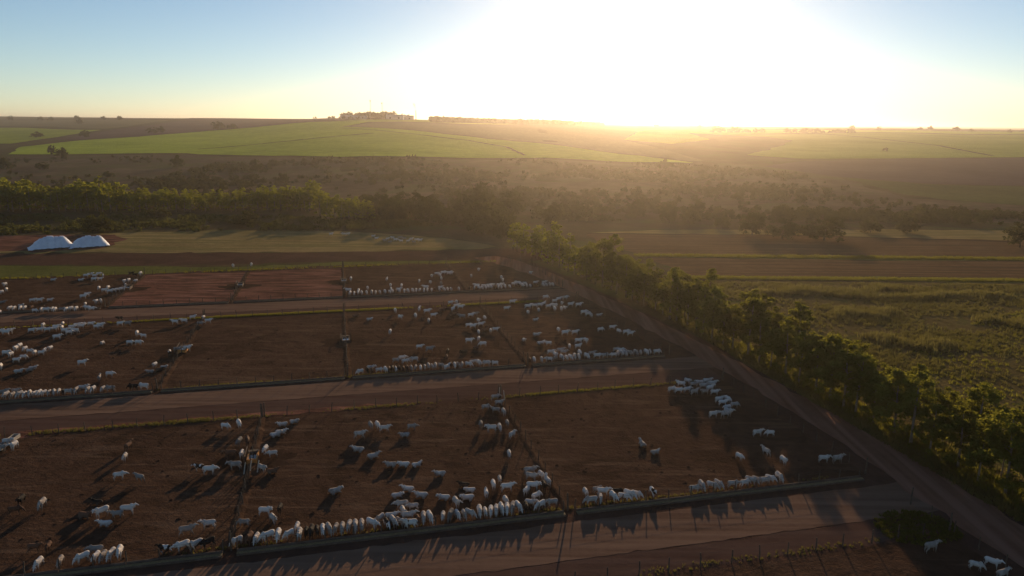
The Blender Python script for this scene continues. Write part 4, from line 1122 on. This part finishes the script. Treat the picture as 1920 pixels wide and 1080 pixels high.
# spots: foot x, foot y in the 1920-wide view, pose, heading, coat
HERD = """
60 1086 d F w;99 1087 d F w;146 1083 d FL w;163 1082 d F w;170 1068 s L g;186 1073 d F w;179 1081 d F w;207 1079 d F w;302 1057 s L p;336 1063 s FL w;350 1056 s FL w;369 1058 s FL k
66 1036 s R b;90 1039 s F b;198 986 l L w;184 973 s FL w;160 971 l R b;225 971 s L g;236 967 s R w;182 946 l L k;77 958 s F w;30 966 s R b;38 950 s F k
4 847 s R w;17 837 s R w;24 846 s F w;233 868 s F w;238 848 s B b;225 900 s R w;262 903 s L g;423 806 s R w;450 805 s F w;535 798 l L w;547 795 l R w;517 819 l R w;527 814 l R w
447 840 s F g;465 838 s F b;453 862 s F w;432 860 s L b;441 882 s L w;374 884 s L p;394 890 s R w;496 854 s F w;511 858 s L w;500 888 s FR w;507 887 l R b
352 1005 s R w;392 993 s L w;458 989 d L w;498 968 s R w;516 986 s FR w;524 966 s F k;476 1007 l R k
436 1047 d FL w;462 1039 d F b;478 1044 d F w;496 1041 d FL w;513 1041 d F w;543 1029 d FL w;556 1003 s F w;565 1019 s F w;571 1028 d F k;582 1028 d F k;592 1027 d F k;602 1031 d F w;615 1024 d F w;627 1028 d F w;645 1026 d F w;654 1016 d F w;667 1021 d F w;688 1022 d F w;703 1013 d FR w;707 991 s FL w;727 1004 d F p;735 979 s R w;746 1007 d F w;757 1006 d FR w;760 975 s F w;753 956 s L w;774 959 s L w;771 981 s R w;776 987 s L w;782 1006 d F b;793 1005 d F w;806 1001 d F w;833 991 s F w
629 925 l R w;745 933 l R w;765 921 l L w;790 933 l L w;675 823 s R w;697 808 s F g;710 808 s F w;722 811 s R w;773 808 s R w;759 819 l L w;672 847 l L w;700 859 l R w;740 875 l L w;755 875 l L w;777 875 l R w;825 892 l L w;832 937 l L w;870 913 l L k;881 923 l L w;876 938 l L w;858 956 s F w
852 998 d F g;866 997 d F w;881 994 d F w;893 991 d FR w;905 991 d F w;917 986 d F w;928 985 d F w;938 985 d F w;947 982 d F w;957 983 d F w;969 982 d F w;980 979 d F w;951 957 s F w;995 976 s F k;1003 956 s R w;1018 972 d FL w;1022 957 s L w;1000 942 s BR w;1018 924 s F k;1003 921 s R w;985 932 s FL w;1005 904 s FR w;1018 905 s F w;1026 912 s B w;994 892 s R w;955 862 s F w;926 921 s F w;937 911 s F w;951 923 s R w;912 936 s B w
929 752 s R w;936 762 s R w;911 770 s R w;929 776 s L w;946 782 s F w;902 806 s F g;922 811 s L w;937 811 s F w;952 803 s F g;957 824 s BR w
1262 737 s R w;1272 738 s R w;1276 727 s L w;1287 737 s R w;1292 722 s F w;1301 728 s R w;1302 742 s R w;1311 724 s L w;1319 731 s R w;1326 722 s R w;1331 735 s R w;1322 741 s L w;1338 742 s R w;1335 727 s R w;1349 756 s R w;1355 762 s R w;1364 770 s L w;1366 758 s F w;1376 766 s R w;1341 784 s R w;1356 784 s L w;1368 782 s F w
1420 819 s R w;1443 819 s L w;1390 866 s F w;1440 857 s B w;1471 874 s F w;1545 868 s R w;1569 869 s R w;1207 839 l B w;1228 851 l R w
1299 922 d R w;1321 920 d F w;1338 924 d FR w;1354 922 d F w;1378 917 d R w;1396 912 d R w;1411 911 d FR w;1424 907 d FR w;1434 908 d R w;1445 906 d FR w;1457 906 d F w
1100 936 s F w;1122 927 s R w;1136 931 s R w;1112 951 d L w;1126 949 d F w;1150 932 s R k;1170 945 d R w;1187 946 d FR w;1199 938 d FR w;1229 938 s F p;1158 940 d F w
1745 1036 s R w;1838 1072 d FR w;1868 1068 s FR w;1878 1087 s R w
3 628 s R w;11 629 s R w;20 626 s R w;64 625 s R w;75 624 s R w;80 617 s F w;92 623 s R w;99 622 s R w;106 619 s R w;117 613 s F w;115 621 s F w;108 638 s R w;123 626 s R w;131 629 s R w;141 626 s L w;136 619 s R w;146 615 s R w;153 617 s R w;160 613 s R w;168 613 s R w;182 618 s R w;189 616 s R w;229 612 s R w;225 602 s L k;238 612 s R g;190 647 l F w
18 672 s F w;13 669 s R w;32 681 s R w;45 675 s R w;36 656 s F w;45 661 s F w;29 661 s F w;57 664 s R w;67 668 s F w;76 667 s R w;85 663 s F w;92 660 s F w;38 699 l R w;53 697 l R g;62 693 l R w;1 696 s F w;155 687 s R w;207 708 s R w;186 716 s B w
2 757 d F w;12 758 d F w;11 744 s R w;24 758 d F w;27 741 s R w;38 757 d F w;47 756 d F w;56 755 d F w;63 754 d F w;72 753 d F w;79 751 d F w;95 751 d F w;105 750 d F w;113 749 d F k;127 750 d R w;136 750 d F w;143 747 s R w;151 748 d F w;161 748 d F w;186 746 d F w;199 744 d L w;250 737 d L k;264 738 d L w
328 609 s L w;345 607 s L w;362 600 s R w;376 612 s R g;381 601 s F w;391 607 s R w;257 632 s F w;269 635 s L w;246 648 s R w;259 648 s R w;318 668 s F p;338 661 s R g;347 660 s R w;289 691 s F w;284 699 l L w;297 696 l R k;308 691 l R w
667 595 l R b;693 601 l R w;731 629 s F w;742 588 s F w;753 600 s FR w;786 585 s B w;780 598 s F w;801 589 s R w;804 607 s F w;813 596 s R w;829 584 l R b;848 585 s BR w;856 578 s R w;864 581 s R w;846 593 l R b;853 591 l R b;866 599 s L g;845 572 s R w;857 572 s F w;883 596 s R w;891 594 s R g;910 602 s F w;879 615 s R w;887 617 s R w;898 607 s F w;902 613 s R w;898 629 s F w;910 621 l R b;915 619 s R b;920 626 s F w;929 623 s R w;787 656 s R w;806 661 s R g;880 645 s R w;897 642 s F w;905 651 s L w;893 655 l R b;870 663 l L k;839 666 s F k;838 677 s F b
744 682 s R w;755 677 s R w;761 683 s R w;775 681 s L w;675 706 d FL w;687 700 d F k;699 699 s R w;711 701 s R w;704 705 d F b;722 700 d F w;729 699 d F b;736 702 d F k;742 704 d F w;750 700 d F k;757 703 d F b;764 701 d F b;773 703 d F w;780 702 d F w;790 699 d F w;799 699 d F w;806 696 d F w;813 695 d F w;821 696 d F w;828 698 d FR w;838 693 s BR w;846 695 d F b;853 694 d F w;860 692 d F w;868 691 d F w;878 691 d FR w;889 685 s R w;900 688 s F w;912 687 d L w;925 687 d L w
950 583 s R w;961 571 s R w;990 580 s R w;1002 578 s L w;991 591 s F w;1011 587 s F w;1012 577 s R w;1018 574 s BR w;1023 562 s R w;1030 579 s R w;1038 578 s L w;1041 585 s F w;1040 569 s R w;1048 565 s R w;1054 574 s F w;1053 585 s F w;1060 583 s F w;1060 563 s R w;1070 576 s R w;1085 577 s R w;1095 591 s R w;1103 594 s R w;1109 597 s F w;1123 593 l R w;1004 602 l R w;1006 630 l R w;983 641 l F w;1014 646 l R w;1028 649 s L w;1048 625 s F w;1060 630 s R w;1078 629 s R w;1068 656 s F w;1085 645 s R w;1084 655 s R w;1100 646 s F w;1126 623 s R w;1148 619 s R w;1162 627 s F w;1174 628 s R w;1182 631 s R w
996 686 d F b;1004 684 d F w;1017 681 d F w;1030 682 d L w;1040 680 d FL w;1033 666 s R w;1051 663 s R w;1057 666 s R w;1043 673 s F w;1054 677 d F w;1063 676 d F w;1070 676 d F w;1077 675 d F w;1085 675 d F w;1088 669 s F w;1098 671 d F w;1110 669 s R w;1123 673 d R w;1134 672 d R w;1148 669 d L w;1155 661 s R w;1164 663 s R w;1160 673 d F w;1167 671 d F w;1175 672 d F w;1185 671 d FR w;1195 669 d F w;1203 669 d F w;1213 667 d F w;1222 668 d F w;1230 665 d R w
8 539 s F w;12 548 s F w;1 553 s F w;5 569 l R g;40 575 l R w;100 527 l R w;152 527 l R w;162 521 s R w;170 519 s R w;178 521 s R w;177 528 s R w;186 518 s R w;188 527 s R w;194 521 s F w;62 568 s R w;75 568 s R w;94 565 l R w;-2 591 d F w;9 589 d F w;19 588 d F w;30 588 d F w;37 588 d F w;50 587 d F b;69 587 d R w;78 587 d F w;88 586 d R w;97 586 d F w;103 586 d F w;115 585 s R g;122 586 d F w;130 585 d F w;142 585 d F w;152 585 d F b;160 576 s F w;157 561 s R w;164 557 s R w;164 583 d L w;172 584 d R w;182 571 s F w;188 570 s F w;185 546 s F w;196 549 s R w;202 545 s F w;207 551 s R w;215 549 s R w;222 548 s R w;231 546 s R w;236 541 s F w;233 533 s F w;240 531 s F w;247 517 s R k;254 519 s R k;253 531 s F w;263 518 s F w
438 503 s F w;471 501 s F w;658 528 s F w;725 528 s B w;733 540 s F w;753 541 s F w;786 532 s F w;808 534 s F w;810 522 s F w;819 517 s R w;826 520 s F w;828 527 s F w;834 516 s R w;840 516 s R w;845 515 l R w;828 537 s F g;826 543 s R w;690 545 s F w;884 522 s F w;898 510 s F w;996 516 s F w;940 525 s F w;943 530 s F w
621 442 s R w;645 442 s L w;652 442 s R w;700 446 s R w;722 455 s L g;727 451 s R w;731 457 s R g;736 449 s L w;742 453 s R w;750 449 s R g;752 455 s L w;765 455 s R w;771 452 s R w;776 457 s L g;781 453 s R w;788 454 s R w;706 450 s R w;758 451 s L g
"""
cows = []
for rec in HERD.replace('\n', ';').split(';'):
    t = rec.split()
    if len(t) != 5: continue
    x, y = float(t[0]), float(t[1]); ps, hd, ct = t[2:]
    g = ground(x, y); ang = math.radians(HEAD[hd] + RNG.gauss(0, 9))
    fx, fy = math.cos(ang), math.sin(ang)
    back = .42 if hd.startswith('F') else (-.5 if hd.startswith('B') else 0)
    cx, cy_ = g.x - fx * back, g.y - fy * back
    p, q_ = toPQ(cx, cy_); bunkd = None
    for qb in (73.0, 125.2, 187.8):
        if qb - 1.2 < q_ < qb + 3.6: bunkd = qb
    if bunkd and ps == 'd':
        q_ = bunkd + 1.55 + RNG.uniform(0, .25) if hd in ('F', 'FR', 'FL') else bunkd + 1.5
        if hd in 'LR': q_ = bunkd + 1.35
    elif bunkd and q_ < bunkd + 1.5: q_ = bunkd + 1.7
    cows.append([p, q_, ang, ps, hd, ct, bunkd is not None and ps == 'd'])
rr = random.Random(3)
p = 2.6
while p < 58.5:                                     # the packed back pen at its bunk
    if not (29.5 < p < 33.5 and rr.random() < .8):
        cows.append([p, 189.6 + rr.uniform(0, .4), math.radians(-78 + rr.gauss(0, 9)), 'd', 'F', 'b' if rr.random() < .07 else ('k' if rr.random() < .08 else 'w'), True])
        if rr.random() < (.25 if p < 33 else .6): cows.append([p + rr.uniform(-.4, .4), 191.7 + rr.uniform(0, 1.6), math.radians(rr.choice([-78, 8, 188, -40])), 's', 'R', 'w', False])
    p += rr.uniform(.75, 1.35)
for it in range(12):                                 # shoulder room
    for i in range(len(cows)):
        for j in range(i + 1, len(cows)):
            a, b = cows[i], cows[j]; dx, dy = b[0] - a[0], b[1] - a[1]
            if abs(dx) > 1.6 or abs(dy) > 1.6: continue
            par = abs(math.cos(a[2] - b[2])) > .8
            if par:
                h_ = a[2] - _A; al = dx * math.cos(h_) + dy * math.sin(h_); ac = -dx * math.sin(h_) + dy * math.cos(h_)
                ov = math.hypot(al / 2.1, ac / .78)
            else: ov = math.hypot(dx, dy) / 1.35
            if ov < 1:
                d = math.hypot(dx, dy) + 1e-6; k_ = (1 - ov) * .3
                if a[6] and b[6]:
                    s_ = 1 if dx > 0 else -1; a[0] -= k_ * s_ * .5; b[0] += k_ * s_ * .5
                else:
                    for c, sg in ((a, -1), (b, 1)):
                        c[0] += sg * k_ * dx / d
                        if not c[6]: c[1] += sg * k_ * dy / d
PENNAME = {'A0': 'by the wooden trough', 'A1': 'in the front pen with the orange trough', 'A2': 'in the pen of resting cattle', 'A3': 'in the corner pen under the eucalyptus',
           'B0': 'in the crowded pen before the empty pen', 'B1': 'in the empty middle pen', 'B2': 'in the pen with brown cattle', 'B3': 'in the middle pen by the dirt road',
           'C0': 'in the back pen below the tarps', 'C1': 'in a red pen', 'C2': 'in a red pen', 'C3': 'in the packed back pen', 'D': 'beside the weedy bank'}
cows.sort(key=lambda c: PQ(c[0], c[1])[0] ** 2 + PQ(c[0], c[1])[1] ** 2)
rest_v = []; rest_f = []; rest_m = []; nb_ = 0
MI = ['w', 'g', 'k', 'b', 'p']
COWG = []
for i, (p, q_, ang, ps, hd, ct, at) in enumerate(cows):
    x, y = PQ(p, q_)
    vs3 = COW[ps]; k_ = rr.choices(range(len(vs3)), [3, 1.5, 1.8, 2, 1.5, .8] if ps == 's' else ([3, 2, 3] if ps == 'd' else [3, 2, 2]))[0]
    sc = rr.uniform(.72, .92)
    z = H1(x, y) + (.02 if y < 315 else .1)
    if i < 300:
        o = obj('zebu_steer', vs3[k_][0], None, (x, y, z), (0, 0, ang), sc)
        o.material_slots[0].link = 'OBJECT'; o.material_slots[0].material = M[ct]
        pen = next((n for n, (a, b, c, d) in PENS.items() if a - 1 <= p <= b + 1 and c - 2 <= q_ <= d + 2), None)
        a, b, c, d = PENS.get(pen, (0, 1, 0, 1))
        place = 'feeding at the bunk' if at else ({'s': 'standing', 'd': 'grazing', 'l': 'lying'}[ps] + (' along the verge fence' if q_ > d - 5 else (' by a divider fence' if min(p - a, b - p) < 4 else '')))
        face = {'R': 'facing the tree row', 'L': 'facing away from the trees', 'F': 'back to the sun', 'B': 'facing the sun'}[hd[-1] if hd[0] == 'F' and len(hd) == 2 else hd[0]]
        tag(o, f"{COATN[ct]} zebu {place} {PENNAME.get(pen, 'on the lane')}, {face}", 'cattle', 'zebu cattle in the feedlot')
        w = o['label'].split()
        if len(w) > 16: o['label'] = ' '.join(w[:-len(face.split())]).rstrip(',')
    else:
        me = vs3[k_][1]; n = len(me.vertices); co = np.empty(n * 3, np.float32); me.vertices.foreach_get('co', co); co = co.reshape(-1, 3) * sc
        ca, sa = math.cos(ang), math.sin(ang)
        rest_v.append(np.stack([co[:, 0] * ca - co[:, 1] * sa + x, co[:, 0] * sa + co[:, 1] * ca + y, co[:, 2] + z], -1))
        me.calc_loop_triangles(); tr = np.empty(len(me.loop_triangles) * 3, np.int32); me.loop_triangles.foreach_get('vertices', tr)
        rest_f.append(tr.reshape(-1, 3) + nb_); rest_m.append(np.full(len(tr) // 3, MI.index(ct))); nb_ += n
o = obj('distant_cattle', np_mesh('distant_cattle', np.vstack(rest_v), np.vstack(rest_f), [M[m_] for m_ in MI], np.concatenate(rest_m), True)); tag(o, kind='stuff')
print('cattle', len(cows))

# ------------------------------------------------------------------ haze over the whole place
hz = NT('haze_air')
pv = hz.n('ShaderNodeVolumePrincipled'); pv.inputs['Density'].default_value = 0.00011
pv.inputs['Color'].default_value = (1.0, 0.88, 0.75, 1); pv.inputs['Anisotropy'].default_value = 0.80
hz.l(pv.outputs[0], hz.out.inputs['Volume'])
hz.m.cycles.homogeneous_volume = True
hb = MB().box((0, 0, 47.0), (33600, 33600, 101.0))
ho = obj('haze', hb.mesh('haze', [hz.m])); tag(ho, kind='stuff')
